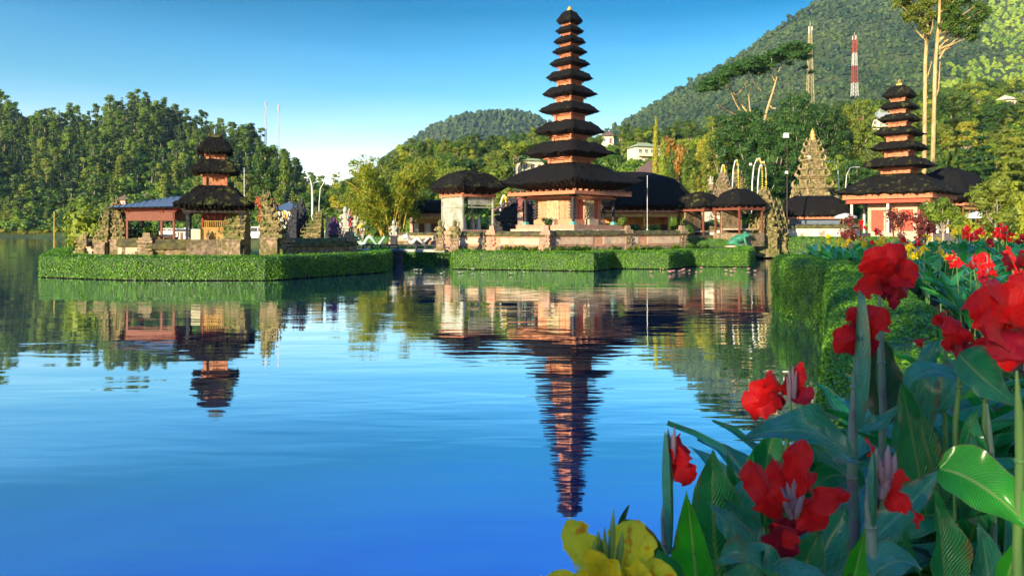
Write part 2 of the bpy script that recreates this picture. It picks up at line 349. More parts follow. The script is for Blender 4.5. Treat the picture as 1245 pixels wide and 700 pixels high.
def terr(px, Y):
    px = np.asarray(px, float); Y = np.asarray(Y, float)
    sh = np.interp(px, [a for a, b in SHORE], [b for a, b in SHORE])
    z = -1.2+2.5*sstep((Y-sh+.2)/1.2)
    t = np.clip((Y-292)/(430-292), 0, 1); L = np.maximum(rid(SIL_L, px, 430, 32)-1.3, 0)*(t**.85)*np.where(px < 470, 1, 0)
    L = np.where(Y > 430, np.maximum(rid(SIL_L, px, 430, 32)-1.3, 0)*(1-sstep((Y-430)/500)*.9)*np.where(px < 470, 1, 0), L)
    L = L*(1+.10*np.sin(px*.043+Y*.013)*np.sin(px*.019+1.3)*np.clip((430-Y)/60, 0, 1)+.05*np.sin(px*.11-Y*.03)*np.clip((430-Y)/60, 0, 1))
    v = np.interp(px, [a for a, b in ZV], [b for a, b in ZV])*sstep((Y-100)/165)
    v = np.where(px < 480, v*(1-sstep((Y-300)/100)), v)
    m = np.maximum(rid(SIL_M, px, 1300, 6), 0)*np.clip((Y-330)/970, 0, 1)**1.25*np.where(px > 640, 1, 0)
    m = np.where(Y > 1300, np.maximum(rid(SIL_M, px, 1300, 6), 0)*(1-sstep((Y-1300)/1500)*.8)*np.where(px > 640, 1, 0), m)
    f = np.maximum(rid(SIL_F, px, 1900, 0), 0)*sstep((Y-1150)/750)*np.where((px > 440) & (px < 820), 1, 0)*np.where(Y > 1900, 1-sstep((Y-1900)/800), 1)
    lump = 1.2*np.sin(px*.031+Y*.05)*np.sin(px*.017-Y*.034)*np.clip((Y-140)/120, 0, 1)
    return z+np.maximum.reduce([L, v, m, f])+np.where(z > 1, lump, 0)
def tz(X, Y): return float(terr(CXP+F*X/Y, Y))
PX = np.arange(-500, 1810, 10.0); YY = np.concatenate([np.arange(52, 130, 1.2), np.geomspace(130, 3000, 90)])
gx, gy = np.meshgrid(PX, YY); gz = terr(gx, gy); nx, ny = len(PX), len(YY)
V = np.stack([(gx-CXP)/F*gy, gy, gz], -1).reshape(-1, 3)
ii, jj = np.meshgrid(np.arange(nx-1), np.arange(ny-1)); a = (jj*nx+ii).ravel()
Q = np.stack([a, a+1, a+nx+1, a+nx], 1)
g = G(); g.add(V, Q, 0, smooth=True)
tag(g.build('terrain', M['land']), kind='structure')

# ---------------------------------------------------------------- foliage
def unit(v): return v/(np.linalg.norm(v, axis=-1, keepdims=True)+1e-9)
def cards(g, Pn, N, size, rng, asp=.55, jit=.7, mat=0, rnd=None, fold=.0):
    n = len(Pn); N = unit(N+rng.normal(size=(n, 3))*jit)
    T = unit(np.cross(N, rng.normal(size=(n, 3)))); B = np.cross(N, T)
    s = (size*(.6+.8*rng.rand(n)))[:, None]
    V = np.stack([Pn-T*s*.5, Pn+B*s*asp*.5+N*s*fold, Pn+T*s*.5, Pn-B*s*asp*.5+N*s*fold], 1).reshape(-1, 3)
    q = np.arange(n*4).reshape(n, 4)
    r = (np.repeat(rng.rand(n), 4)) if rnd is None else (rnd if np.isscalar(rnd) else np.repeat(rnd, 4))
    g.add(V, q, mat, r)
def crown(g, blobs, n, size, rng, mat=0, core=.68, asp=.55, jit=.7, drop=0, rnd=None, shell=.3):
    """leaf faces spread through the volume of many blobs (x,y,z,r,squash), with a lumpy leafy core"""
    B = np.array([b[:4] for b in blobs]); sq = np.array([b[4] if len(b) > 4 else .8 for b in blobs])
    if core:
        for i, b in enumerate(B): g.ell(b[:3], (b[3]*core, b[3]*core, b[3]*core*sq[i]), mat, lvl=1 if b[3] < 2.5 else 2, noise=.22, seed=i+rng.randint(99), smooth=False, rnd=rng.rand() if rnd is None else rnd)
    p = B[:, 3]**2; k = rng.choice(len(B), n, p=p/p.sum())
    d = unit(rng.normal(size=(n, 3))); d[:, 2] = np.where(rng.rand(n) < .6, np.abs(d[:, 2]), d[:, 2])
    rad = B[k, 3]*(1-shell+shell*1.3*rng.rand(n))
    off = d*rad[:, None]; off[:, 2] *= sq[k]
    Pn = B[k, :3]+off
    if drop: Pn[:, 2] -= drop*rng.rand(n)**2
    cards(g, Pn, d+np.array([0, 0, .3]), size, rng, asp, jit, mat, rnd)
def limb(g, p0, p1, r0, r1, rng, bend=.1, k=5, mat=0, n=6):
    p0 = np.array(p0, float); p1 = np.array(p1, float); L = np.linalg.norm(p1-p0); pts = []; rr = []
    off = rng.normal(size=3)*bend*L
    for i in range(k):
        t = i/(k-1); pts.append(p0*(1-t)+p1*t+off*math.sin(math.pi*t)*(.6+.4*math.sin(5*t))); rr.append(r0*(1-t)+r1*t)
    g.tube(pts, rr, n, mat); return pts
def tree_geo(kind, seed, dens=1.0, leaf=1.0):
    """returns trunk G, crown G for a tree of the given kind; real sizes in metres"""
    rng = rs(seed); t = G(); c = G(); U = rng.uniform
    if kind == 'round':       # broadleaf about 9 m
        H = U(8, 10); t.tube([(0, 0, -.5), (.1, 0, H*.3), (.2, .1, H*.6)], [.3, .22, .1], 7)
        bl = []
        for i in range(11):
            a = i*2.4; r = U(.6, 2.2); z = H*U(.42, .88); bl.append((r*math.cos(a), r*math.sin(a), z, U(1.0, 1.7), .8))
            limb(t, (.1, 0, H*.35), (r*.8*math.cos(a), r*.8*math.sin(a), z-.3), .11, .04, rng)
        crown(c, bl, int(1700*dens), .42*leaf, rng)
    elif kind == 'airy':      # open crown that lets some light through
        t.tube([(0, 0, -.5), (.1, 0, 3), (.2, .1, 5.5)], [.3, .22, .1], 7)
        bl = [(U(0.2, 2.6)*math.cos(i*2.4), U(.2, 2.6)*math.sin(i*2.4), 3.4+U(-1, 1)*.6+4.6*i/22, U(.8, 1.3), .8) for i in range(22)]
        for b_ in bl[::3]: limb(t, (.1, 0, 3), b_[:3], .1, .04, rng)
        crown(c, bl, int(1450*dens), .22*leaf, rng, core=0)
    elif kind == 'great':     # old wide crown, same height as the round tree
        t.tube([(0, 0, -.5), (.1, 0, 3), (.2, .1, 5.5)], [.42, .3, .12], 8); bl = []
        for i in range(46):
            a = i*2.4; f = ((i+.5)/46); z = 1.9+6.6*f; R_ = 3.1*math.sqrt(max(.05, 1-((z-4.2)/4.9)**2)); r = R_*U(.55, 1.0); bl.append((r*math.cos(a), r*math.sin(a), z, U(.42, .85), .75))
            if i % 3 == 0: limb(t, (.1, 0, 2+f*2), (r*.85*math.cos(a), r*.85*math.sin(a), z-.2), .1, .03, rng)
        bl += [(0, 0, 3.6, 1.9, 1), (0, 0, 6, 1.5, 1)]
        crown(c, bl, int(9000*dens), .20*leaf, rng, core=.62)
    elif kind == 'tall':      # hillside forest tree, long pale trunk, clumped narrow crown about 15 m
        H = U(14, 17); w = U(.9, 1.3); t.tube([(0, 0, -1), (.2*w, .1, H*.4), (-.1, .2, H*.9)], [.28, .2, .06], 6)
        bl = []
        for i in range(14):
            a = i*2.4+U(-.4, .4); f = U(.22, .98); r = w*U(.4, 2.6)*(1.2-f*.8); z = H*f
            bl.append((r*math.cos(a), r*math.sin(a), z, w*U(.9, 1.7), .66)); limb(t, (0, 0, z-1.4), (r*math.cos(a), r*math.sin(a), z-.2), .09, .03, rng, k=3, n=4)
        crown(c, bl, int(1100*dens), .62*leaf, rng, core=.66)
    elif kind == 'cone':      # layered conifer about 14 m
        H = U(13, 16); t.tube([(0, 0, -.5), (0, 0, H*.97)], [.26, .05], 6); bl = []
        L = 11
        for i in range(L):
            f = i/(L-1); z = H*(.14+.82*f); r = (1-f)*3.0+.35
            for j in range(8 if f < .7 else 4):
                a = j*(.785 if f < .7 else 1.57)+i*1.7+U(-.2, .2); rr = r*U(.55, 1.0)
                bl.append((rr*math.cos(a), rr*math.sin(a), z-rr*.15, .34+.42*(1-f), .5)); 
        bl += [(0, 0, H*.15+H*.8*k/9, .9*(1-k/10)+.3, 1.2) for k in range(10)]
        crown(c, bl, int(3200*dens), .42*leaf, rng, core=.8, asp=.38)
    elif kind == 'column':    # columnar cypress about 9 m
        H = 9; t.tube([(0, 0, -.5), (0, 0, H*.8)], [.16, .05], 6)
        bl = [(U(-.2, .2), U(-.2, .2), .8+i*(H-1.0)/18, .62*math.sin(math.pi*min(1, (i+3)/21))**.6+.12, 1.2) for i in range(19)]
        crown(c, bl, int(1700*dens), .28*leaf, rng, asp=.4)
    elif kind == 'bush':
        bl = [(U(-.8, .8), U(-.8, .8), U(.4, 1.3), U(.45, .75), .9) for i in range(8)]
        t.tube([(0, 0, -.3), (0, 0, 1)], [.08, .04], 5); crown(c, bl, int(900*dens), .2*leaf, rng)
    elif kind == 'palm':      # banana / palm-like arching fronds
        H = U(3, 4); t.tube([(0, 0, -.3), (.1, 0, H)], [.16, .11], 7)
        for i in range(15):
            a = i*2.4; el = U(.2, 1.1); L = U(1.7, 2.4); pts = []
            for k in range(8):
                s = k/7; pts.append((L*s*math.cos(a)*math.cos(el*(1-s*.6)), L*s*math.sin(a)*math.cos(el*(1-s*.6)), H+L*s*math.sin(el)-1.5*s*s*L*.5))
            pts = np.array(pts); sd = np.array([-math.sin(a), math.cos(a), 0])
            for sg in (-1, 1):
                n = 26; u = rng.rand(n)*.92+.08; B0 = np.stack([np.interp(u, np.linspace(0, 1, 8), pts[:, q]) for q in range(3)], 1)
                L2 = .38*np.sin(np.pi*np.clip(u, .08, .97))[:, None]; tip = B0+sg*sd*L2+np.array([0, 0, -.12])+L2*.5*np.array([math.cos(a), math.sin(a), 0])
                w_ = np.array([math.cos(a), math.sin(a), 0])*.05
                c.add(np.stack([B0-w_, B0+w_, tip], 1).reshape(-1, 3), np.arange(n*3).reshape(n, 3), 0, .5)
    return t, c
PROTO = {}
def proto(key, kind, seed, crownmat, barkmat, dens=1, leaf=1, parts=True):
    t, c = tree_geo(kind, seed, dens, leaf)
    if parts: PROTO[key] = (t.build('trunk', M[barkmat]), c.build('crown', M[crownmat]))
    else:
        n0 = len(t.F); t.V += c.V; t.F += [f+t.n for f in c.F]; t.m += [np.ones(len(f)) for f in c.F]; t.r += c.r; t.uv += c.uv; t.smooth += c.smooth
        t.n += c.n; PROTO[key] = (t.build('tree', [M[barkmat], M[crownmat]]),)
    for o in PROTO[key]: C.objects.unlink(o)
def put_tree(key, name, x, y, z, s=1, rz=0, label='', group=None, cat='tree', sz=None):
    pr = PROTO[key]
    if len(pr) == 1:
        o = bpy.data.objects.new(name, pr[0].data); C.objects.link(o); o.location = (x, y, z); o.rotation_euler.z = rz; o.scale = (s, s, sz or s)
        return tag(o, label, cat, group)
    r = thing(name, label, cat, (x, y, z), rz, group); r.scale = (s, s, sz or s)
    for q in pr:
        o = bpy.data.objects.new(q.name.split('.')[0], q.data); C.objects.link(o); o.parent = r
    return r
for i in range(4): proto('hill%d' % i, 'tall', 10+i, 'leaf_hill', 'barkpale', .9, 1.0, parts=False)
for i in range(2): proto('hilldark%d' % i, 'tall', 25+i, 'leaf_dark', 'barkpale', .9, 1.0, parts=False)
proto('hillcone', 'cone', 31, 'leaf_hill', 'bark', .6, 1.3, parts=False)
for i in range(3): proto('round%d' % i, 'round', 40+i, ['leaf_mid', 'leaf_lite', 'leaf_dark'][i], 'barkpale', 1.0)
for i in range(2): proto('tall%d' % i, 'tall', 50+i, ['leaf_mid', 'leaf_lite'][i], 'barkpale', 2.0, .75)
proto('shade0', 'airy', 97, 'leaf_dark', 'bark')
for i in range(3): proto('great%d' % i, 'great', 95+i, ['leaf_mid', 'leaf_lite', 'leaf_dark'][i], 'barkpale')
proto('cone0', 'cone', 60, 'leaf_dark', 'bark', 1.6, .9); proto('cone1', 'cone', 61, 'leaf_mid', 'bark', 1.6, .9)
proto('column0', 'column', 70, 'leaf_lite', 'bark'); proto('column1', 'column', 71, 'leaf_mid', 'bark')
proto('bush0', 'bush', 80, 'leaf_mid', 'bark'); proto('bush1', 'bush', 81, 'leaf_lite', 'bark'); proto('bushgold', 'bush', 82, 'leaf_gold', 'bark')
proto('bushdark', 'bush', 84, 'leaf_dark', 'bark')
proto('palm0', 'palm', 90, 'leaf_lite', 'bark'); proto('redtree', 'round', 91, 'leaf_red', 'barkpale'); proto('orangetree', 'round', 92, 'leaf_orange', 'barkpale')
# left hill: the 300 nearest trees are objects, the rest one mass
rng = rs(5); pts = []
for Y in np.arange(294, 436, 5.2):
    st = 5.6/Y*F
    for px in np.arange(-50, 470, st):
        q = px+rng.uniform(-.45, .45)*st; yy = Y+rng.uniform(-2.4, 2.4); z = float(terr(q, yy))
        if z > .9 and yy > 291: pts.append((q, yy, z))
pts = [p for p in pts if not (p[0] > 400 and p[1] < 330) and not any(abs(p[0]-h) < 11 and p[1] < 322 for h in (102, 152, 178, 222))]
pts.sort(key=lambda p: p[1])
far = G()
def merge_tree(g, src, x, y, z, s, rz, mats=(0, 1), rnd=.5):
    me = src.data; n = len(me.vertices)
    if not hasattr(merge_tree, 'c'): merge_tree.c = {}
    if me.name not in merge_tree.c:
        V = np.empty(n*3); me.vertices.foreach_get('co', V); tot = np.empty(len(me.polygons), int); me.polygons.foreach_get('loop_total', tot)
        idx = np.empty(len(me.loops), int); me.loops.foreach_get('vertex_index', idx); mi = np.empty(len(me.polygons), int); me.polygons.foreach_get('material_index', mi)
        st = np.cumsum(tot)-tot; bl = []
        for k in (3, 4):
            for m_ in (0, 1):
                w_ = np.where((tot == k) & (mi == m_))[0]
                if len(w_): bl.append((m_, idx[st[w_][:, None]+np.arange(k)]))
        merge_tree.c[me.name] = (V.reshape(-1, 3), bl)
    V, bl = merge_tree.c[me.name]; a, b = math.cos(rz)*s, math.sin(rz)*s
    W = V @ np.array([[a, b, 0], [-b, a, 0], [0, 0, s]])+np.array([x, y, z])
    base = g.n; g.V.append(W); g.r.append(np.full(len(W), rnd)); g.uv.append(np.zeros((len(W), 2))); g.n += len(W)
    for m_, q in bl: g.F.append(q+base); g.m.append(np.full(len(q), mats[m_])); g.smooth.append(np.zeros(len(q), bool))
for i, (px, yy, z) in enumerate(pts):
    x = (px-CXP)/F*yy; gr = math.sin(px*.037+yy*.05)+math.sin(px*.083-yy*.09+2)+rng.normal()*.5; k = ('hilldark%d' if gr < -.75 else 'hill%d') % rng.randint(2 if gr < -.75 else 4) if rng.rand() < (.72 if px < 130 else .88) else 'hillcone'; s = rng.uniform(.62, 1.05)+.13*gr+(.2 if rng.rand() < .06 else 0); rz = rng.rand()*6.28
    if yy < 304: s *= .7
    if i < 290: put_tree(k, 'forest_tree', x, yy, z, s, rz, 'tall tree with pale trunk in the dense forest above the left lake shore', 'trees on the forested left hill')
    else: merge_tree(far, PROTO[k][0], x, yy, z, s, rz, rnd=rng.rand())
M['leaf_hill2'] = leafmat('upper_hill_leaves', (.006, .030, .008), (.15, .24, .02), scale=.05, attr=True)
tag(far.build('hill_forest', [M['barkpale'], M['leaf_hill2']]), 'dense forest covering the upper slope and ridge of the left hill', 'forest', kind='stuff')
def undergrowth(name, label, n, pxr, Yr, size, mt, seed, cond=lambda q, y: True):
    rng = rs(seed); g = G(); k = 0
    L = [lump2[0], lump2[1]]
    while k < n:
        q = rng.uniform(*pxr); yy = Yr[0]*(Yr[1]/Yr[0])**rng.rand(); z = float(terr(q, yy)); k += 1
        if z < .9 or not cond(q, yy): continue
        merge_tree(g, L[rng.randint(2)], (q-CXP)/F*yy, yy, z-.3, rng.uniform(.7, 1.5)*size, rng.rand()*6, rnd=rng.rand())
    tag(g.build(name, M[mt]), label, 'undergrowth', kind='stuff')
def shrublump(seed):
    rg = rs(seed); c = G(); crown(c, [(rg.uniform(-1, 1), rg.uniform(-1, 1), rg.uniform(.2, 1), rg.uniform(.6, 1.0), .8) for _ in range(4)], 110, .5, rg, core=.8); o = c.build('lump', M['leaf_far']); C.objects.unlink(o); return o
lump2 = [shrublump(61), shrublump(62)]
M['leaf_under'] = leafmat('undergrowth_leaves', (.010, .05, .006), (.17, .27, .018), scale=.08, attr=True)
M['leaf_gold2'] = leafmat('reed_leaves', (.12, .14, .01), (.32, .30, .03), scale=.3, attr=True)
undergrowth('hill_undergrowth', 'leafy undergrowth between the trees of the left hill', 2600, (-40, 470), (291.5, 430), 2.2, 'leaf_under', 71)
CLR = [(610, 665, 120, 206), (750, 815, 120, 175), (998, 1092, 150, 190), (1210, 1260, 215, 232)]
undergrowth('shore_reeds', 'golden green reeds along the far left shore', 420, (-40, 130), (290.4, 291.6), .9, 'leaf_gold2', 73)
undergrowth('slope_undergrowth', 'leafy undergrowth covering the village slope', 3800, (380, 1270), (96, 330), 1.5, 'leaf_under', 72, lambda q, y: not any(a < q < b and c < y < d for a, b, c, d in CLR) and y > 96)
# mountain forest and far hill
def lump(seed):
    rg = rs(seed); c = G(); bl = [(rg.uniform(-2, 2), rg.uniform(-2, 2), rg.uniform(2, 7.5), rg.uniform(1.5, 2.7), .9) for _ in range(5)]
    for i, b in enumerate(bl): c.ell(b[:3], (b[3], b[3], b[3]*.95), 0, lvl=1, noise=.25, seed=seed+i, smooth=False)
    crown(c, bl, 50, 1.7, rg, core=0); o = c.build('lump', M['leaf_far']); C.objects.unlink(o); return o
lumps = [lump(s) for s in (1, 2, 3)]
mt = G(); br = G(); rng = rs(8)
for Yr in np.geomspace(300, 1320, 76):
    st = max(6.5, Yr*.0056)/Yr*F
    for px in np.arange(660, 1290, st):
        q = px+rng.uniform(-.5, .5)*st; yy = Yr*(1+rng.uniform(-.012, .012)); z = float(terr(q, yy)); x = (q-CXP)/F*yy
        sy = HY-(z-CZ)/yy*F
        if sy > 235 or sy < -60 or (sy > 190 and yy < 420 and rng.rand() < .3): continue
        s = rng.uniform(.60, 1.15)*max(1, yy/900)*(1.25 if rng.rand() < .1 else 1)
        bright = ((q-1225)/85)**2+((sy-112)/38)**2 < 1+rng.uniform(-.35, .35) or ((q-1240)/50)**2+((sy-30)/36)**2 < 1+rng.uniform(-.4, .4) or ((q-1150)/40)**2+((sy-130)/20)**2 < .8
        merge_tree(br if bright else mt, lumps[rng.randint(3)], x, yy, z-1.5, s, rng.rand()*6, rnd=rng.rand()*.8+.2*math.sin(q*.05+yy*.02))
tag(mt.build('mountain_forest', M['leaf_far']), 'dense forest covering the high mountain on the right', 'forest', kind='stuff')
tag(br.build('bright_forest', M['leaf_bright']), 'yellow green tree plantation on the mountain at far right', 'forest', kind='stuff')  # trees of a lighter leaved species
fh = G(); rng = rs(9)
for Yr in np.geomspace(1330, 1920, 30):
    st = 13/Yr*F
    for px in np.arange(470, 740, st):
        q = px+rng.uniform(-.5, .5)*st; z = float(terr(q, Yr)); x = (q-CXP)/F*Yr
        merge_tree(fh, lumps[rng.randint(3)], x, Yr+rng.uniform(-8, 8), z-2, rng.uniform(1.3, 2.1), rng.rand()*6, rnd=rng.rand())
tag(fh.build('distant_forest', M['leaf_far']), 'bluish forest on the distant rounded hill behind the tall pagoda', 'forest', kind='stuff')
# hillside behind the temple
M['leaf_slope1'] = leafmat('slope_leaves_bright', (.05, .11, .008), (.26, .31, .022), scale=.1, attr=True); M['leaf_slope2'] = leafmat('slope_leaves_green', (.02, .06, .012), (.09, .15, .018), scale=.1, attr=True)
def village_trees():
    rng = rs(12); L = []
    for Y in np.arange(100, 300, 7.5):
        st = 6.6/Y*F
        for px in np.arange(385, 1275, st):
            q = px+rng.uniform(-.4, .4)*st; yy = Y+rng.uniform(-3, 3); L.append((q, yy))
    clear = [(618, 660, 130, 180), (752, 812, 120, 205), (998, 1092, 130, 205), (1200, 1260, 200, 235), (540, 760, 92, 120), (845, 1020, 80, 128), (1020, 1190, 80, 128), (728, 752, 160, 250), (560, 640, 88, 112), (760, 830, 88, 130)]
    n = 0; rest = G()
    for q, yy in L:
        if any(a < q < b and c < yy < d for a, b, c, d in clear): continue
        z = float(terr(q, yy))
        if z < .9: continue
        x = (q-CXP)/F*yy; r = rng.rand()
        if yy < 112: key, s = ('bush1' if r < .5 else 'bush0'), rng.uniform(1, 1.9)
        elif r < .30: key, s = 'round0', rng.uniform(.65, 1.15)
        elif r < .55: key, s = 'round1', rng.uniform(.65, 1.15)
        elif r < .68: key, s = 'tall0', rng.uniform(.5, .75)
        elif r < .80: key, s = 'tall1', rng.uniform(.5, .72)
        elif r < .86: key, s = 'palm0', rng.uniform(1.2, 1.9)
        elif r < .93: key, s = 'round2', rng.uniform(.6, .9)
        else: key, s = 'bush1', rng.uniform(1.5, 2.6)
        if q > 1090 and r > .75: key, s = 'cone1', rng.uniform(.6, .85)
        nm_, lb, gp = {'round0': ('broadleaf_tree', 'mid green rounded tree on the slope behind the temple', 'green trees on the village slope'),
            'round1': ('broadleaf_tree', 'bright yellow green rounded tree on the slope behind the temple', 'yellow green trees on the village slope'),
            'round2': ('broadleaf_tree', 'deep green rounded tree on the slope behind the temple', 'deep green trees on the village slope'),
            'tall0': ('slender_tree', 'slender green tree with clumped branches on the village slope', 'slender green trees on the village slope'),
            'tall1': ('slender_tree', 'slender yellowish tree with clumped branches on the village slope', 'slender yellowish trees on the village slope'),
            'palm0': ('palm_tree', 'palm with arching fronds among the trees on the village slope', 'palms on the village slope'),
            'bush0': ('shrub', 'green leafy shrub on the slope behind the temple', 'green shrubs on the village slope'),
            'bush1': ('shrub', 'yellow green leafy shrub on the slope behind the temple', 'yellow green shrubs on the village slope'),
            'cone1': ('conifer_tree', 'layered green conifer on the slope at the right', 'conifers on the right slope')}[key]
        if yy > 208 and not key.startswith('cone'):
            pr = PROTO[key]; rz_ = rng.rand()*6.28; lt = 1 if key in ('round1', 'tall1', 'bush1') else 2
            for q_, mi in ((pr[0], 0), (pr[1], lt)): merge_tree(rest, q_, x, yy, z-.2, s, rz_, mats=(mi, mi), rnd=rng.rand())
            continue
        put_tree(key, nm_, x, yy, z-.2, s, rng.rand()*6.28, lb, gp, 'shrub' if nm_ == 'shrub' else 'tree')
        n += 1
    tag(rest.build('slope_forest', [M['barkpale'], M['leaf_slope1'], M['leaf_slope2']]), 'mass of small trees along the top of the slope behind the temple', 'forest', kind='stuff')
    print('village trees', n)
village_trees()
def at(px, py, D, ground=None):
    """world x,y and the height above ground z0 of the point that stands D metres away"""
    p = P(px, py, D); return p
def stand(key, name, px, ytop, D, label, base_h, wide=None, group=None, z0=None, cat='tree', rz=0):
    """a tree at D metres whose top reaches the height seen, base on the terrain"""
    x, y = XY(px, D); z = tz(x, y) if z0 is None else z0; top = P(px, ytop, D)[2]; s = (top-z)/base_h
    return put_tree(key, name, x, y, z, wide or s, rz, label, group, cat, sz=s)
# notable trees
stand('tall0', 'big_tree', 322, 168, 170, 'large bushy green tree in front of the left forest, behind the small pagoda', 16, 1.25)
stand('tall1', 'big_tree', 345, 190, 165, 'narrow yellow green tree right of the large bushy tree by the left hill', 16, .8)
stand('tall0', 'big_tree', 300, 205, 150, 'dark green tree just right of the three tiered pagoda', 16, .8)
stand('redtree', 'flame_tree', 328, 230, 120, 'small tree with orange red blossom behind the left island', 9.2, .72)
stand('bush1', 'shrub', 112, 246, 46.5, 'big yellow green bush at the left end of the island wall', 1.9, 1.45, z0=1.1, cat='shrub')
stand('bush1', 'shrub', 101, 262, 47.5, 'yellow green bush at the far left end of the island', 1.9, 1.1, z0=1.1, cat='shrub')
stand('bushdark', 'shrub', 158, 262, 48, 'dark green bush behind the carved gate on the left island', 1.9, 1.0, z0=1.1, cat='shrub')
stand('bush0', 'shrub', 184, 272, 44.6, 'small potted looking shrub under the raised red pavilion', 1.9, .5, z0=1.2, cat='shrub')
for px, yt, D, s in ((545, 172, 210, .9), (592, 166, 235, .8), (628, 160, 240, .8)):
    stand('round2' if px > 600 else 'round1', 'broadleaf_tree', px, yt, D, {545: 'spreading yellow green tree on the skyline left of the tall pagoda', 592: 'small rounded tree on the skyline in front of the distant hill', 628: 'dark rounded tree on the skyline close left of the tall pagoda'}[px], 9.2, s)
stand('round2', 'broadleaf_tree', 508, 176, 230, 'wide dark tree on the skyline above the bamboo', 9.2, 1.7)
stand('column0', 'cypress_tree', 797, 140, 150, 'tallest thin golden cypress rising right of the green roofed house', 9, .9)
for px, yt, D, k, lb in ((806, 165, 112, 'column0', 'golden columnar cypress left of the orange leaved tree'), (816, 178, 108, 'column1', 'green columnar cypress in front of the orange leaved tree'), (832, 185, 110, 'column0', 'golden columnar cypress right of the orange leaved tree'), (842, 200, 104, 'column1', 'shorter green columnar cypress behind the small thatched pavilions')):
    stand(k, 'cypress_tree', px, yt, D, lb, 9, 1.05)
stand('orangetree', 'orange_tree', 820, 162, 125, 'rounded tree with orange leaves between the cypresses', 9.2, .75)
stand('bushgold', 'shrub', 812, 226, 92, 'golden shrub just above the large thatched hall roof', 1.9, 1.6, cat='shrub')
stand('bush1', 'shrub', 826, 228, 90, 'yellow green shrub beside the cypress foot above the hall roof', 1.9, 1.5, cat='shrub')
for px, yt, D, w_, k, lb in ((905, 128, 118, 1.55, 'round2', 'huge dark green tree behind the curved white poles'), (938, 140, 112, 1.35, 'round2', 'dense dark tree left of the carved stone tower'), (878, 150, 122, 1.1, 'round0', 'green tree at the left edge of the great dark crowns'), (1000, 120, 135, 1.4, 'round0', 'wide green tree behind the top of the stone tower'), (1040, 118, 140, 1.3, 'round0', 'rounded green tree below the red and white mast'), (968, 108, 140, 1.3, 'round2', 'dark green tree above the stone tower'), (1015, 185, 104, 1.0, 'round1', 'yellow green tree between stone tower and red pagoda'), (1040, 192, 100, .9, 'round2', 'dark tree close left of the seven tiered red pagoda'), (920, 190, 104, 1.1, 'round2', 'dark leafy tree low behind the thatched pavilions'), (860, 160, 130, .8, 'round1', 'yellow green tree left of the great dark crowns'), (1146, 175, 112, .8, 'round0', 'green tree right of the two tall golden trunks')):
    k = k.replace('round', 'great'); stand(k, 'great_tree', px, yt, D, lb, 9.2, w_*1.15, rz=px)
for px, yt, D, w_, k, lb in ((1160, 118, 118, 1.1, 'cone1', 'layered green conifer right of the tall golden trunks'), (1192, 125, 112, 1.15, 'cone0', 'dark layered conifer in the middle of the right hand conifers'), (1222, 132, 116, 1.15, 'cone1', 'layered conifer under the pale hilltop roofs'), (1248, 120, 122, 1.2, 'cone1', 'layered conifer at the right edge of the view'), (1176, 160, 104, .9, 'cone1', 'shorter conifer in front of the dark conifer')):
    stand(k, 'conifer_tree', px, yt, D, lb, 15, w_)
stand('round1', 'garden_tree', 1146, 228, 40, 'small bright round headed garden tree right of the red pagoda', 9.2, .3, z0=1.3)
stand('round0', 'garden_tree', 1210, 208, 42, 'leafy garden tree above the right hand flower bed', 9.2, .42, z0=1.3)
stand('bushgold', 'shrub', 1236, 215, 46, 'yellow flowering bush at the right edge beyond the flower bed', 1.9, 1.3, z0=1.3, cat='shrub')
stand('bushgold', 'shrub', 1216, 248, 44, 'low golden bush under the leafy garden tree', 1.9, .9, z0=1.3, cat='shrub')
stand('bushgold', 'shrub', 1176, 256, 46, 'low golden bush right of the small round headed tree', 1.9, .8, z0=1.3, cat='shrub')

def flat_top_tree():
    D = 160; x0, y0 = XY(925, D); z0 = tz(x0, y0)
    r = thing('umbrella_tree', 'old flat topped tree with golden bare limbs and dark spreading crown', 'tree', (x0, y0, z0)); rng = rs(21); t = G(); c = G()
    def L(px, py, dy=0): p = P(px, py, D+dy); return (p[0]-x0, dy, p[2]-z0)
    base = (0, 0, -1); fork = L(925, 168)
    t.tube([base, (1, 0, 6), fork], [.7, .5, .4], 9)
    for (ax, ay, bx, by, r0, r1, dy) in ((925, 168, 943, 100, .5, .28, 0), (943, 132, 935, 128, .3, .3, 0), (925, 168, 895, 118, .45, .25, 3), (895, 118, 868, 92, .25, .1, 5), (895, 118, 913, 80, .22, .1, 0), (943, 100, 957, 66, .26, .1, -2), (943, 100, 938, 66, .2, .08, 2), (925, 150, 880, 100, .3, .12, -3), (915, 150, 927, 74, .28, .1, 4), (955, 80, 975, 62, .14, .06, 0), (882, 112, 858, 94, .14, .06, 0), (925, 110, 903, 76, .14, .05, 0), (895, 140, 872, 128, .25, .16, -4)):
        limb(t, L(ax, ay), L(bx, by, dy), r0*.6, r1*.7, rng, .08, 6, n=7)
    bl = []
    for s in np.linspace(0, 1, 26):
        px = 852+s*132; py = 100-46*s+4*math.sin(s*14)+10*abs(s-.5)**1.5
        for k in range(6): q = L(px+rng.uniform(-4, 4), py+rng.uniform(-7, 9), rng.uniform(-7, 7)); bl.append((*q, rng.uniform(.9, 1.9), .55))
    for px, py in ((978, 82), (986, 88), (960, 78), (868, 108), (858, 98)): bl.append((*L(px, py), 1.2, .5))
    crown(c, bl, 13000, .42, rng, core=.6)
    t.build('trunk', M['barkgold'], r); c.build('crown', M['leaf_dark'], r)
flat_top_tree()
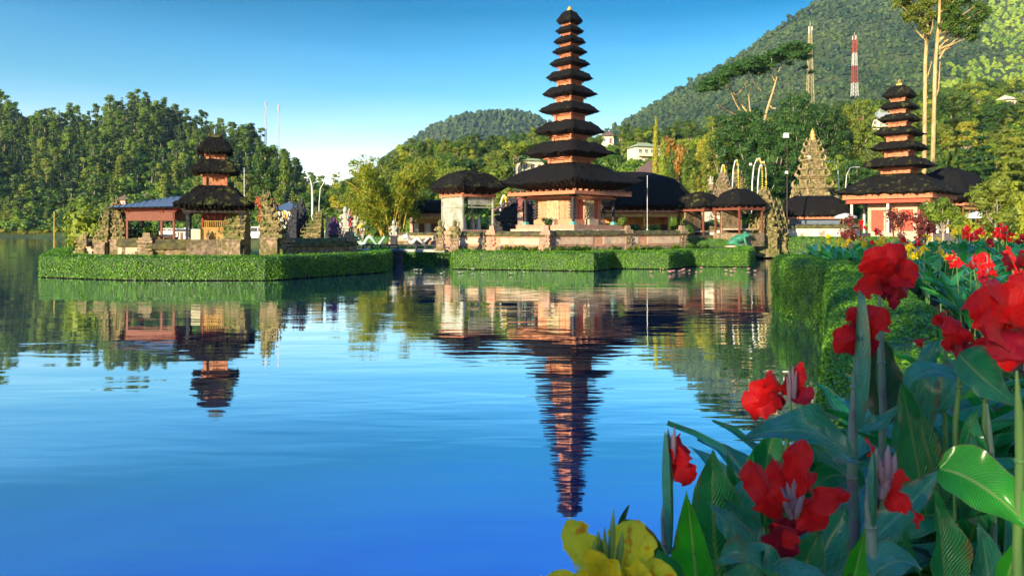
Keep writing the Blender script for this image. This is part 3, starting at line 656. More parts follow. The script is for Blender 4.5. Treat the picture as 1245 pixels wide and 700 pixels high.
def tall_pair():
    rng = rs(22)
    for (pb, yb, pt, yt, D, lb, crowns) in ((1124, 190, 1128, -60, 92, 'very tall golden trunk with crown above the picture, left of the pair', [(1118, 8), (1128, -6), (1105, 0), (1135, 20), (1150, 5), (1112, 22), (1098, -2), (1125, 36), (1140, -18), (1092, 4), (1108, 14), (1101, 24), (1132, 2), (1120, 26)]),
                                       (1134, 200, 1142, -60, 90, 'very tall leaning golden trunk with broad crown, right of the pair', [(1150, 24), (1162, 10), (1175, 22), (1168, 38), (1185, 8), (1180, 32), (1155, -4), (1190, 20), (1172, -12), (1146, 32), (1160, 34), (1196, 12), (1180, 44), (1166, 22), (1186, 30), (1150, 14), (1170, 4)])):
        x0, y0 = XY(pb-2, D); z0 = tz(x0, y0); r = thing('tall_trunk_tree', lb, 'tree', (x0, y0, z0)); t = G(); c = G()
        def L(px, py, dy=0): p = P(px, py, D+dy); return (p[0]-x0, dy, p[2]-z0)
        t.tube([(0, 0, -1), L(pb, yb), L((pb+pt)/2-1, 80), L(pt, 20), L(pt+2, -40)], [.30, .26, .22, .17, .08], 9)
        for px, py in crowns: limb(t, L(pt, py+28), L(px, py, rng.uniform(-1.5, 1.5)), .13, .04, rng, .1, 4, n=5)
        limb(t, L(pb+3, 120), L(pb+9, 75), .12, .05, rng, .1, 4)
        bl = [(*L(px+rng.uniform(-6, 6), py+rng.uniform(-6, 6), rng.uniform(-1.8, 1.8)), rng.uniform(.28, .62), .8) for px, py in crowns for _ in range(9)]
        crown(c, bl, 12000, .22, rng, core=.45); 
        t.build('trunk', M['barkgold'], r); c.build('crown', M['leaf_mid'], r)
tall_pair()
def bamboo():
    D = 82; x0, y0 = XY(478, D); r = thing('bamboo_clump', 'great golden bamboo clump arching over the lake shore', 'bamboo', (x0, y0, 1.3)); rng = rs(23); t = G(); c = G(); bl = []
    for i in range(60):
        a = rng.rand()*6.28; rr = rng.uniform(.2, 2.9); H = rng.uniform(5, 11.8); lean = rng.uniform(.4, 4.6)*(-1 if math.cos(a) < 0 else 1); k = np.linspace(0, 1, 8)
        b0 = np.array([rr*.45*math.cos(a), rr*.4*math.sin(a), 0]); pts = [b0+np.array([lean*s**1.8, math.sin(a)*2*s**2, H*(s-.22*s**3)]) for s in k]
        t.tube(pts, [.055*(1-s*.7) for s in k], 5)
        for s in np.linspace(.38, 1, 7): q = b0+np.array([lean*s**1.8, math.sin(a)*2*s**2, H*(s-.22*s**3)]); bl.append((*(q+rng.normal(size=3)*.35), rng.uniform(.35, .8), .8))
    crown(c, bl, 24000, .30, rng, core=.35, asp=.3, jit=1.0, drop=.6)
    t.build('culms', M['bamboo'], r); c.build('foliage', M['leaf_bamboo'], r)
bamboo()
# hedges
def hedge(name, label, path, width, z0, z1, leaf, dens, seed=0, rad=.16, near=None, group=None):
    """clipped hedge: a leafy skin over a core that follows a line on the water side; width to the left of the line's direction"""
    rng = rs(seed); p = np.array(path, float); n = len(p); g = G()
    d = unit(np.diff(p, axis=0)); nrm = np.stack([-d[:, 1], d[:, 0]], 1); nv = np.zeros((n, 2))
    nv[0] = nrm[0]; nv[-1] = nrm[-1]
    for i in range(1, n-1):
        b = nrm[i-1]+nrm[i]; b /= np.linalg.norm(b)+1e-9; nv[i] = b/max(.4, float(b@nrm[i]))
    prof = [(0, z0), (0, z1-rad), (rad*.3, z1-rad*.3), (rad, z1), (width-rad, z1), (width-rad*.3, z1-rad*.3), (width, z1-rad), (width, z0)]
    prof = np.array(prof); m = len(prof)
    V = np.zeros((n, m, 3))
    for i in range(n): V[i, :, 0] = p[i, 0]+nv[i, 0]*prof[:, 0]; V[i, :, 1] = p[i, 1]+nv[i, 1]*prof[:, 0]; V[i, :, 2] = prof[:, 1]
    quads = [(i*m+j, i*m+j+1, (i+1)*m+j+1, (i+1)*m+j) for i in range(n-1) for j in range(m-1)]
    core = V.copy(); g.add(core.reshape(-1, 3), quads+[tuple(range(m))[::-1], tuple(range((n-1)*m, n*m))], 1, .15)  # darker core puts the shade between the leaves into its colour
    Vf = V.reshape(-1, 3)
    for q in quads+[(0, 1, m-2, m-1), ((n-1)*m, (n-1)*m+1, n*m-2, n*m-1)]:
        a, b, c, e = Vf[list(q)]; N = np.cross(b-a, e-a); A = (np.linalg.norm(N)+np.linalg.norm(np.cross(b-c, e-c)))/2; N = N/(np.linalg.norm(N)+1e-9)
        cen = (a+b+c+e)/4; 
        mid = Vf.mean(0) if n < 3 else None
        k = int(A*(dens if near is None else near(cen)[0])); 
        if k < 1: continue
        sz = leaf if near is None else near(cen)[1]
        u, v = rng.rand(k, 1), rng.rand(k, 1); Q = a*(1-u)*(1-v)+b*u*(1-v)+c*u*v+e*(1-u)*v
        # outward = away from the hedge's middle line
        ci = min(range(n-1), key=lambda i: abs((cen[:2]-((p[i]+p[i+1])/2+nrm[i]*width/2))@d[i])+np.linalg.norm(cen[:2]-(p[i]+p[i+1])/2)*.5)
        mc = (p[ci]+p[ci+1])/2+nrm[ci]*width/2; outv = cen-np.array([mc[0], mc[1], (z0+z1)/2])
        if N@outv < 0: N = -N
        # lumpy clipped surface
        bumpy = .5*np.sin(Q[:, 0:1]*2.3+Q[:, 1:2]*1.7)+.5*np.sin(Q[:, 2:3]*4+Q[:, 1:2]*3.1)
        Q = Q+N*(rng.rand(k, 1)**1.5*sz*1.1+(rng.rand(k, 1) < .03)*sz*rng.rand(k, 1)*1.6+bumpy*.035)
        cards(g, Q, np.repeat(N[None], k, 0), sz, rng, .6, .55)
    k = G(); ins = .14; kp = np.array([p[i]+nv[i]*ins for i in range(n)]); k2 = np.array([p[i]+nv[i]*(width-ins) for i in range(n)])
    VV = []
    for i in range(n): VV += [(*kp[i], -.5), (*kp[i], z0+.12), (*k2[i], z0+.12), (*k2[i], -.5)]
    k.add(VV, [(i*4+j, i*4+j+1, i*4+j+5, i*4+j+4) for i in range(n-1) for j in range(3)]+[(0, 1, 2, 3), (n*4-4, n*4-3, n*4-2, n*4-1)])
    r = thing(name, label, 'hedge', (0, 0, 0), 0, group); g.build('foliage', [M['leaf_hedge'], M['leaf_dark']], r); k.build('earth_foot', M['soil'], r); return r
W = lambda L: [XY(a, b) for a, b in L]
hedge('island_hedge', 'long clipped hedge round the left island with the three tiered pagoda', W([(68, 58), (49, 41), (150, 38.4), (250, 38.2), (322, 38.2), (341, 38.7), (354, 39.5), (468, 45.8), (476, 50), (470, 60)]), 1.3, .05, 1.20, .085, 480, 1)
hedge('island_hedge', 'stepped clipped hedge in front of the island with the tallest pagoda', W([(548, 58), (551, 49.6), (640, 48.2), (722, 47), (747, 50.2), (813, 49.3), (841, 53.2), (910, 52.4), (917, 60), (906, 72)]), 1.3, .05, 1.17, .085, 480, 2)
hedge('shore_hedge', 'sunlit clipped hedge below the old white wall', W([(918, 71), (985, 69), (1100, 66)]), 2.2, -.1, 1.9, .11, 260, 3)
hedge('shore_hedge', 'low clipped hedge between the islands beneath the little bridge', W([(470, 60), (530, 58), (560, 58)]), 1.5, -.1, 1.15, .1, 260, 4)
hedge('low_hedge', 'low green hedge behind the white serpent figures', W([(425, 77), (470, 76), (520, 76)]), 1.2, 1.2, 1.9, .1, 200, 5)
hedge('low_hedge', 'low green hedge in front of the pink and white walls beside the frog', W([(826, 68), (885, 67)]), 1.0, .9, 1.75, .1, 200, 6)
NH = [(.72, 28), (.54, 27.6), (.352, 25.6), (.37, 22.5), (.412, 20.2), (.427, 18.2), (.428, 15), (.428, 12.5), (.428, 9.5), (.427, 7.5), (.424, 6), (.42, 4.6), (.40, 3.5), (.33, 2.75), (.24, 2.2), (.1, 1.75), (-.25, 1.45), (-.9, 1.2)]
NH = [(u*y, y) for u, y in NH][::-1]
hedge('bank_hedge', 'curving clipped hedge along the near bank in front of the red flowers', NH[::-1], 1.15, -.1, 1.72, .05, 500, 7, rad=.2, near=lambda c: (5200, .024) if c[1] < 6 else ((2600, .034) if c[1] < 12 else (1100, .05)))
# near bank soil: one sheet inside the hedge
def bank():
    g = G(); inner = [(x+.9*(.35 if y < 3 else .9), y+(.9 if y < 3 else 0)) for x, y in NH]
    out = []
    pts = [(-3, -3)]+[(x+.1, max(y-.2, -3)) for x, y in NH]+[(30, 29), (40, 61), (60, 61), (60, -3)]
    rows = []
    g.prism(pts, -1.5, 1.22, 0)
    return tag(g.build('bank_soil', M['soil']), kind='structure')
bank()
def island(name, L, z):
    g = G(); g.prism(W(L), -1.4, z, 0); return tag(g.build(name, M['grass']), kind='structure')
island('island_ground', [(60, 43), (150, 39.5), (318, 39.5), (345, 41.5), (462, 47), (462, 62), (75, 62)], 1.08)
island('temple_island_ground', [(556, 51), (640, 49.2), (720, 48.2), (745, 51.5), (812, 50.5), (838, 54.5), (905, 54), (908, 90), (556, 90)], 1.12)
# shade trees behind the camera: they throw the near bank into shade as in the photograph
for i, (p, q, s) in enumerate(((-34, 9, 2.1), (-33, 3.5, 2.2), (-32, -2, 2.1), (-34, -8, 2.0))):
    x = .6*p+.8*q; y = .8*p-.6*q
    put_tree('shade0', 'shade_tree', x, y, 1.0, s*1.15, i*1.3, 'large dark tree standing on the bank behind the viewpoint', 'trees behind the viewpoint')
g = G(); g.prism([(-80, -80), (30, -80), (60, -2.9), (-6, -2.9), (-20, -12)], -1.5, 1.2); tag(g.build('rear_bank_ground', M['grass']), kind='structure')

m = bpy.data.materials.new('haze_air'); m.use_nodes = True; t = m.node_tree; t.nodes.remove(t.nodes['Principled BSDF'])
pv = t.nodes.new('ShaderNodeVolumePrincipled'); pv.inputs['Color'].default_value = (.50, .74, 1.0, 1); pv.inputs['Density'].default_value = HAZE; pv.inputs['Anisotropy'].default_value = .2
t.links.new(pv.outputs[0], t.nodes['Material Output'].inputs['Volume']); g = G(); g.box((0, 1500, 347), (7000, 3400, 700))
g.V[0][:, 2] = np.where(g.V[0][:, 2] < 0, -2.6, 475); tag(g.build('haze', m), kind='stuff')
# ---------------------------------------------------------------- temple buildings
def ring(hx, hy, z, n, rng, j=.0, rnd=0.0):
    """one rectangular ring with n points a side"""
    pts = []
    c = [(-hx, -hy), (hx, -hy), (hx, hy), (-hx, hy)]
    for k in range(4):
        a, b = np.array(c[k]), np.array(c[(k+1) % 4])
        for i in range(n): q = a+(b-a)*i/n; pts.append((q[0]+rng.normal()*j, q[1]+rng.normal()*j, z+rng.normal()*j))
    return pts
def thatch(g, hx, hy, zr, zt, zb, kt, rng, flatter=False, peak=False, n=10, tuft=260, mat=0, mate=1, cx=0, cy=0):
    h = zt-zr; hm = min(hx, hy); d = zr-zb
    if peak: pf = [(.94, .15), (.83, .38), (.69, .62), (.52, .84), (.34, .96), (.10, 1.0)]
    elif flatter: pf = [(.965, .06), (.91, .15), (.80, .33), (.68, .55), (.55, .77), (max(kt+.08, .2), .95), (kt, 1.0)]
    else: pf = [(.95, .15), (.88, .36), (.80, .60), (.72, .81), (.64, .95), (.57, 1.0), (max(kt, .3)+.06, .90), (kt, .78)]
    prof = [(kt, -.92), (.58, -1.0), (.74, -.74), (.89, -.34), (1.0, 0)]
    Lr = [(k, zr+z*d) for k, z in prof]+[(k, zr+z*h) for k, z in pf]
    V = []; j = min(.02*hm, .05)
    for i, (k, z) in enumerate(Lr):
        ins = hm*(1-k); R0 = ring(max(hx-ins, .02), max(hy-ins, .02), z, n, rng, j if 1 < i < len(Lr)-1 else 0)
        V += R0
    V = np.array(V); m = 4*n
    # corners lift a little, as thatch eaves do
    cl = np.minimum(np.abs(V[:, 0])/hx, np.abs(V[:, 1])/hy)
    V[:, 2] += (cl**6)*h*.10
    V += np.array([cx, cy, 0])
    def q(a, b): return np.array([(i*m+k, i*m+(k+1) % m, (i+1)*m+(k+1) % m, (i+1)*m+k) for i in range(a, b) for k in range(m)])
    g.add(V, q(0, 3), mate, smooth=True); g.add(V, q(3, len(Lr)-1), mat, smooth=True)
    g.add(V[-m:], [tuple(range(m))], mat)
    # loose straw ends hanging from the surface
    K = rng.randint(3, len(Lr)-2, tuft)*m+rng.randint(0, m, tuft); Pn = V[K]*1.0+(V[np.minimum(K+m, len(V)-1)]-V[K])*rng.rand(tuft, 1)
    D_ = Pn-np.array([cx, cy, 0]); D_[:, 2] = 0; N = unit(D_); s = .16+.012*hx
    tip = Pn+N*s*.25+np.array([0, 0, -s])*rng.uniform(.6, 1.5, (tuft, 1)); sd = np.stack([-N[:, 1], N[:, 0], 0*N[:, 0]], 1)*.035
    Pn = Pn+N*.01+np.array([0, 0, .03])
    g.add(np.stack([Pn-sd, Pn+sd, tip], 1).reshape(-1, 3), np.arange(tuft*3).reshape(-1, 3), mat)
    kk = rng.randint(0, m, tuft); E = V[2*m+kk]+(V[3*m+kk]-V[2*m+kk])*rng.rand(tuft, 1)
    sd = rng.normal(size=(tuft, 3))*.03; g.add(np.stack([E-sd, E+sd, E+np.array([0, 0, -.09])*rng.rand(tuft, 1)], 1).reshape(-1, 3), np.arange(tuft*3).reshape(-1, 3), mate)
def finial(g, z, h, r):
    g.lathe([(r*.9, 0), (r, h*.15), (r*.6, h*.3), (r*.85, h*.45), (r*.5, h*.6), (r*.55, h*.7), (r*.2, h*.9), (.01, h)], (0, 0, z), 8)
def meru(label, px, D, z0, rz, tiers, yfin, thm, base, kb=.40, fin='gold', spikes=False, group=None, eave=None, seed=0):
    sc_ = D/F; x, y = XY(px, D); r = thing('meru_tower', label, 'pagoda', (x, y, z0), rz); rng = rs(seed)
    k = abs(math.cos(rz))+abs(math.sin(rz)); Zl = lambda py: CZ+(HY-py)*sc_-z0
    n = len(tiers); prev = None
    for i, (w_, ye, yt, yb) in enumerate(tiers):
        a = w_*sc_/k/2; zr, zt, zb = Zl(ye), Zl(yt), Zl(yb); last = i == n-1; g = G()
        thatch(g, a, a, zr, zt, zb, kb*(tiers[i-1][0]/w_ if i else 0)+.03, rng, flatter=last, peak=(i == 0), n=16 if last else 9, tuft=1500 if last else 380)
        ro = g.build('thatch_roof', [M[thm], M['thatch_edge']], r)
        if not last:
            b = G(); hb = a*.58; th = .05+.012*a
            b.box((0, 0, zb-th*.5), (2*hb, 2*hb, th)); b.box((0, 0, zb-th*1.5-.02), (2*hb*.88, 2*hb*.88, th))
            for sx in (-1, 1):
                for sy in (-1, 1): b.box((sx*hb*.97, sy*hb*.97, zb-th*.6), (.1, .1, th*2.2))
            b.build('eave_beam', M['beam'], ro)
            bd = G(); zn = Zl(tiers[i+1][2])-.3; ztp = zb-th*2-.02; hc = a*.44
            bd.box((0, 0, (zn+ztp)/2), (2*hc, 2*hc, ztp-zn))
            for sx in (-1, 1):
                for sy in (-1, 1): bd.box((sx*hc, sy*hc, (zn+ztp)/2), (.12+.05*a, .12+.05*a, ztp-zn-.01), mat=1)
            bd.build('tier_body', [M['carved'], M['beam']], r)
        else: last_a, zb_l = a, zb
    f = G(); zf = Zl(tiers[0][2])-.08
    if spikes:
        for i in range(7): q = i/6*2-1; f.tube([(q*.28, 0, zf), (q*.38, 0, zf+.5+.25*(1-abs(q)))], [.06, .015], 5)
        f.box((0, 0, zf+.1), (.5, .5, .2))
    else: finial(f, zf, Zl(yfin)-zf, .28)
    f.build('finial', M[fin], r)
    base(r, last_a, zb_l, Zl); return r
def posts(r, name, pts, z0, z1, w_, mt_, foot=None):
    for x, y in pts:
        g = G(); g.box((x, y, (z0+z1)/2), (w_, w_, z1-z0)); g.box((x, y, z1-.12), (w_*2.2, w_*2.2, .1), taper=1.2)
        p = g.build(name, M[mt_], r)
        if foot: h = G(); h.box((x, y, z0+.12), (w_*2.4, w_*2.4, .24), taper=.7); h.build('post_foot', M[foot], p)
def frame_beam(r, hx, hy, z, t, mt_, name='roof_beam', rafters=True, cx=0, cy=0):
    g = G()
    for s in (-1, 1): g.box((cx, cy+s*hy, z), (2*hx+t, t, t)); g.box((cx+s*hx, cy, z), (t-.01, 2*hy-t-.01, t-.01))
    if rafters:
        for s in (-1, 1):
            for i in range(int(hx*3)+1): q = -hx+2*hx*i/max(1, int(hx*3)); g.box((cx+q, cy+s*hy, z+t*.75), (.07, .3, t*.45))
            for i in range(int(hy*3)+1): q = -hy+2*hy*i/max(1, int(hy*3)); g.box((cx+s*hx, cy+q, z+t*.75), (.3, .07, t*.45))
    return g.build(name, M[mt_], r)
def carved_panel(g, w_, h, mat=0, seed=0):
    """relief in the xz plane, facing -y, centred on x"""
    g.box((0, 0, h/2), (w_, .08, h), mat=mat); rng = rs(seed)
    for i in range(26):
        x = rng.uniform(0, .46)*w_; z = rng.uniform(.04, .95)*h; s = rng.uniform(.03, .07)*h
        for sg in (-1, 1): g.ell((sg*x, -.05, z), (s, .05, s*1.2), mat, lvl=1)
    for k in range(4): g.box((0, -.06, h*(.1+.26*k)), (w_*(1.08-.06*k), .07, h*.03), mat=mat)
    g.lathe([(w_*.05, 0), (w_*.14, h*.12), (w_*.08, h*.4), (w_*.16, h*.6), (w_*.05, h*.9)], (0, -.04, h*.04), 8, mat, sy=.4)
def rotz_last(g, n0, ang, off):
    k0 = n0; a, b = math.cos(ang), math.sin(ang)
    for i in range(k0, len(g.V)): g.V[i] = g.V[i] @ np.array([[a, b, 0], [-b, a, 0], [0, 0, 1]])+np.array(off)
def base_main(r, a, zb, Zl):
    fl = Zl(273.5); g = G()
    g.box((0, 0, fl/2-.25), (6.3, 6.3, fl-.5)); g.box((0, 0, fl-.42), (6.6, 6.6, .18), mat=1); g.box((0, 0, fl-.17), (6.0, 6.0, .33)); g.box((0, 0, .35), (6.7, 6.7, .25), mat=1)
    for s in range(3): g.box((3.15+.25*s, -.0, fl-.5-.22*s), (.3, 1.4, .2), mat=1); g.box((0, -3.3-.25*s, fl-.5-.22*s), (1.4, .3, .2), mat=1)
    g.build('platform', [M['pink'], M['pinkpanel']], r)
    zt = Zl(237); frame_beam(r, 3.35, 3.35, zt, .26, 'beam'); frame_beam(r, 2.5, 2.5, zt-.28, .18, 'beam', 'inner_beam', False)
    posts(r, 'post', [(sx*2.45, sy*2.45) for sx in (-1, 1) for sy in (-1, 1)], fl, zt-.1, .17, 'stone_dark', 'turq')
    h = zt-fl-.15; c = 1.85; g = G(); g.box((0, 0, fl+h/2), (2*c, 2*c, h)); g.box((0, 0, fl+.2), (2*c+.3, 2*c+.3, .4)); g.box((0, 0, zt-.3), (2*c+.2, 2*c+.2, .22))
    g.build('cella_wall', M['brick'], r)
    for sx in (-1, 1):
        for sy in (-1, 1):
            g = G()
            for k in range(12): g.box((sx*c, sy*c, fl+.55+k*(h-.9)/11), (.26 if k % 2 else .4,)*2+((h-.9)/11*.7,), mat=0)
            g.build('corner_quoins', M['stone_dark'], r)
    for ang in (0, math.pi/2, math.pi, -math.pi/2):
        g = G(); g.box((0, -c-.03, fl+.25+h*.42), (2.3, .05, h*.72), mat=1)
        n0 = len(g.V); carved_panel(g, 1.2, h*.72, 0, 3); rotz_last(g, n0, 0, (0, -c-.1, fl+.3))
        rotz_last(g, 0, ang, (0, 0, 0)); g.build('carved_panel', [M['cream'], M['redbeam'] if ang == 0 else M['brick']], r)
        g = G(); g.box((.0, -2.2, fl+.22), (1.1, .5, .44)); g.box((0, -2.0, fl+.5), (.8, .3, .14)); rotz_last(g, 0, ang, (0, 0, 0)); g.build('altar_step', M['pinkpanel'], r)
T11 = [(32.5, 27.5, 13.5, 30.4), (35.4, 39, 33.2, 42), (41, 52, 45.5, 54.5), (44.6, 64.3, 58.5, 67), (51.4, 79, 72, 82), (59, 96.5, 87, 99.2), (68, 115.5, 106, 119), (75.4, 136.5, 126, 139.5), (87, 162, 148.5, 165.5), (109, 188, 173, 192.5), (173, 224, 199, 232)]
meru('towering eleven tiered black thatched pagoda on a salmon pink brick base', 692.5, 58.5, 1.12, R(45), T11, 7.5, 'thatch', base_main, seed=1)
def base_left(r, a, zb, Zl):
    fl = Zl(291); g = G(); g.box((0, 0, fl/2), (3.0, 3.0, fl)); g.build('platform', M['stone'], r)
    g = G(); z1 = Zl(276.5); g.box((-.1, -.35, (fl+z1)/2), (1.35, 1.3, z1-fl)); g.box((-.1, -.35, z1-.05), (1.45, 1.4, .1)); g.build('painted_plinth', M['ochre'], r)
    g = G(); g.box((-1.05, -.3, fl+.3), (.5, .8, .6)); g.build('side_step', M['offwhite'], r)
    zt = Zl(258); frame_beam(r, 1.6, 1.6, zt, .16, 'darkwood')
    g = G(); g.box((0, .1, (z1+zt)/2), (1.5, 1.3, zt-z1)); g.build('cella_wall', M['redwood'], r)
    for i in range(5): g = G(); g.box((-.68+.34*i, -.58, (z1+zt)/2), (.07, .08, zt-z1-.05)); g.build('cella_post', M['redbeam'], r)
    g = G(); 
    for i in range(15): g.box((-.75+i*.1, -.98, z1+.18), (.03, .03, .36))
    g.box((-.05, -.98, z1+.36), (1.5, .05, .04)); g.build('railing', M['gold'], r)
    posts(r, 'post', [(sx*1.45, sy*1.45) for sx in (-1, 1) for sy in (-1, 1)], fl, zt, .13, 'stone_dark')
T3 = [(50, 186, 167, 188.5), (68, 210.5, 195, 213), (112, 251, 226, 255)]
meru('three tiered mossy black pagoda over an orange plinth on the left island', 262, 44, 1.08, R(20), T3, 153, 'thatch_moss', base_left, kb=.5, fin='mosscap', spikes=True, seed=2)
def base_right(r, a, zb, Zl):
    fl = 1.1; g = G(); g.box((0, 0, fl/2), (8, 8, fl)); g.build('platform', M['pinkpanel'], r)
    zt = Zl(240); frame_beam(r, 3.7, 3.7, zt, .5, 'beam'); frame_beam(r, 3.5, 3.5, zt-.45, .35, 'redbeam', 'red_beam', False)
    posts(r, 'post', [(sx*3.3, sy*3.3) for sx in (-1, 0, 1) for sy in (-1, 0, 1) if sx or sy], fl, zt-.3, .2, 'white')
    g = G(); g.box((0, 0, (fl+zt)/2-.3), (4.4, 4.4, zt-fl-.4)); g.build('cella_wall', M['pinkpanel'], r)
    for ang in (0, -math.pi/2):
        for sx in (-1, 1): g = G(); g.box((sx*1.3, -2.26, fl+1.2), (1.1, .08, 2.0)); rotz_last(g, 0, ang, (0, 0, 0)); g.build('red_panel', M['redbeam'], r)
        g = G(); g.box((0, -2.25, fl+1.25), (1.1, .08, 2.2)); rotz_last(g, 0, ang, (0, 0, 0)); g.build('door', M['carved'], r)
T7 = [(43, 118, 104, 120.5), (50, 132, 125, 134), (56, 147, 139.5, 149), (66, 164, 155.5, 166), (76, 182, 173, 184), (96, 203, 192.5, 205), (164, 236, 212, 239)]
meru('seven tiered thatched pagoda with red painted beams rising behind the red flowers', 1094, 72, 1.25, R(45), T7, 95, 'thatch_moss', base_right, kb=.46, spikes=True, seed=3)
# halls and small pavilions
def pavilion(name, label, px, D, hx, hy, ye, yt, yb, rz, roofm, z0=1.15, fl=.5, bh=.7, beam='beam', postm='redwood', fill=None, ridge=.04, group=None, seed=0, post=.14, cat='pavilion', over=.78):
    s_ = D/F; x, y = XY(px, D); r = thing(name, label, cat, (x, y, z0), rz, group); Zl = lambda py: CZ+(HY-py)*s_-z0; rng = rs(seed+7)
    g = G(); thatch(g, hx, hy, Zl(ye), Zl(yt), Zl(yb), ridge, rng, flatter=True, n=14, tuft=700); g.build('thatch_roof', [M[roofm], M['thatch_edge']], r)
    g = G(); g.box((0, 0, fl/2), (2*hx*over+.3, 2*hy*over+.3, fl)); g.build('platform', M['stone' if name in ('small_pavilion', 'low_shed') else 'pink'], r)
    zt = Zl(yb)-.12; bx, by = hx*over, hy*over; frame_beam(r, bx*1.06, by*1.06, zt, .2, beam)
    pp = [(sx*bx, sy*by) for sx in (-1, 1) for sy in (-1, 1)]
    if hx > 3.5: pp += [(t*bx, sy*by) for t in (-.5, 0, .5) for sy in (-1, 1)]+[(sx*bx, 0) for sx in (-1, 1)]
    posts(r, 'post', pp, fl, zt, post, postm)
    if fill: fill(r, bx, by, fl, zt)
    return r
def fill_grey(r, bx, by, fl, zt):
    g = G(); g.box((-.1, -by+.09, (fl+zt)/2), (0.02, .02, zt-fl))
    g = G(); g.box((-bx+.04, 0, (fl+zt)/2), (.14, 2*by, zt-fl)); g.box((-bx-.02, 0, fl+(zt-fl)*.66), (.14, 2*by+.1, .07)); g.build('stone_screen', M['stone_grey'], r)
    g = G(); g.box((bx*.2, -by, fl+(zt-fl)*.66), (2*bx*.8, .08, .1)); g.box((bx*.2, -by+.05, fl+(zt-fl)*.86), (2*bx*.8, .04, (zt-fl)*.26)); g.build('cross_rail', M['stone_grey'], r)
    for i, (q, m_) in enumerate(((-.35, 'cloth_white'), (.2, 'pinkpanel'), (.6, 'cloth_white'))): g = G(); g.box((bx*q, -by*.2, fl+.45), (.28, .3, .9), taper=.6); g.ell((bx*q, -by*.2, fl+1.0), (.12, .12, .16)); g.build('shrine_figure', M[m_], r)
pavilion('thatched_shrine', 'grey stone walled shrine under a mossy thatched hip roof left of the tall pagoda', 568.5, 58.5, 2.3, 2.3, 229, 207, 237, R(38), 'thatch_moss', fl=1.5, postm='stone_grey', fill=fill_grey, seed=1, over=.62, cat='shrine')
def fill_hall(r, bx, by, fl, zt):
    g = G(); g.box((0, by*.5, (fl+zt)/2), (2*bx*.95, .2, zt-fl)); g.build('back_wall', M['ochre'], r)
    for i in range(6): g = G(); g.box((-bx*.85+bx*.34*i, by*.5-.15, fl+.8), (.9, .08, 1.3)); g.build('wall_panel', M['redwood'] if i % 2 else M['offwhite'], r)
    g = G(); g.box((0, -by-.02, zt-.35), (2*bx, .1, .3)); g.build('valance', M['ochre'], r)
pavilion('great_hall', 'large open hall under a broad black thatched roof right of the tall pagoda', 768, 74, 5.6, 4.6, 252, 209, 257, R(8), 'thatch', fl=.6, fill=fill_hall, seed=2, cat='hall', over=.86, postm='ochre')
def fill_small(r, bx, by, fl, zt):
    g = G(); g.box((0, by*.6, (fl+zt)/2), (2*bx*.9, .15, zt-fl)); g.build('back_wall', M['stone'], r)
    g = G(); g.box((0, 0, fl+.35), (2*bx*.8, 2*by*.7, .12)); g.build('bench', M['pinkpanel'], r)
pavilion('small_pavilion', 'small pavilion with a domed thatched roof between the great hall and the blue shaded pavilion', 851, 70, 1.75, 1.75, 251, 233, 254.5, R(40), 'thatch_moss', fl=1.0, fill=fill_small, seed=3, beam='redwood')
pavilion('small_pavilion', 'thatched pavilion with red and blue steps left of the mossy guardian pillar', 898, 68, 1.85, 1.85, 249.5, 229.5, 253, R(30), 'thatch', fl=1.2, fill=fill_small, seed=4, beam='redwood', postm='redwood')
pavilion('thatched_hall', 'dark thatched hall behind the right side of the seven tiered pagoda', 1156, 84, 3.9, 3.4, 243, 204, 249, R(35), 'thatch', fl=.8, fill=fill_hall, seed=5, cat='hall')
pavilion('thatched_hall', 'distant thatched hall roof half hidden behind the grey walled shrine', 524, 88, 2.6, 2.0, 257, 243, 260, R(5), 'thatch', fl=.8, fill=fill_hall, seed=6, cat='hall')
pavilion('low_shed', 'low shed with dark roof and pale boarded front below the carved stone tower', 988, 76, 3.4, 2.0, 262, 238, 264, R(-15), 'thatch', fl=.8, seed=8, cat='shed', fill=lambda r, bx, by, fl, zt: (G().box((0, -by*.8, (fl+zt)/2), (2*bx*.9, .1, zt-fl)).build('boarded_front', M['tin'], r), G().box((0, -by-.3, fl+.3), (2*bx, .08, .5)).build('red_rail', M['redbeam'], r)))
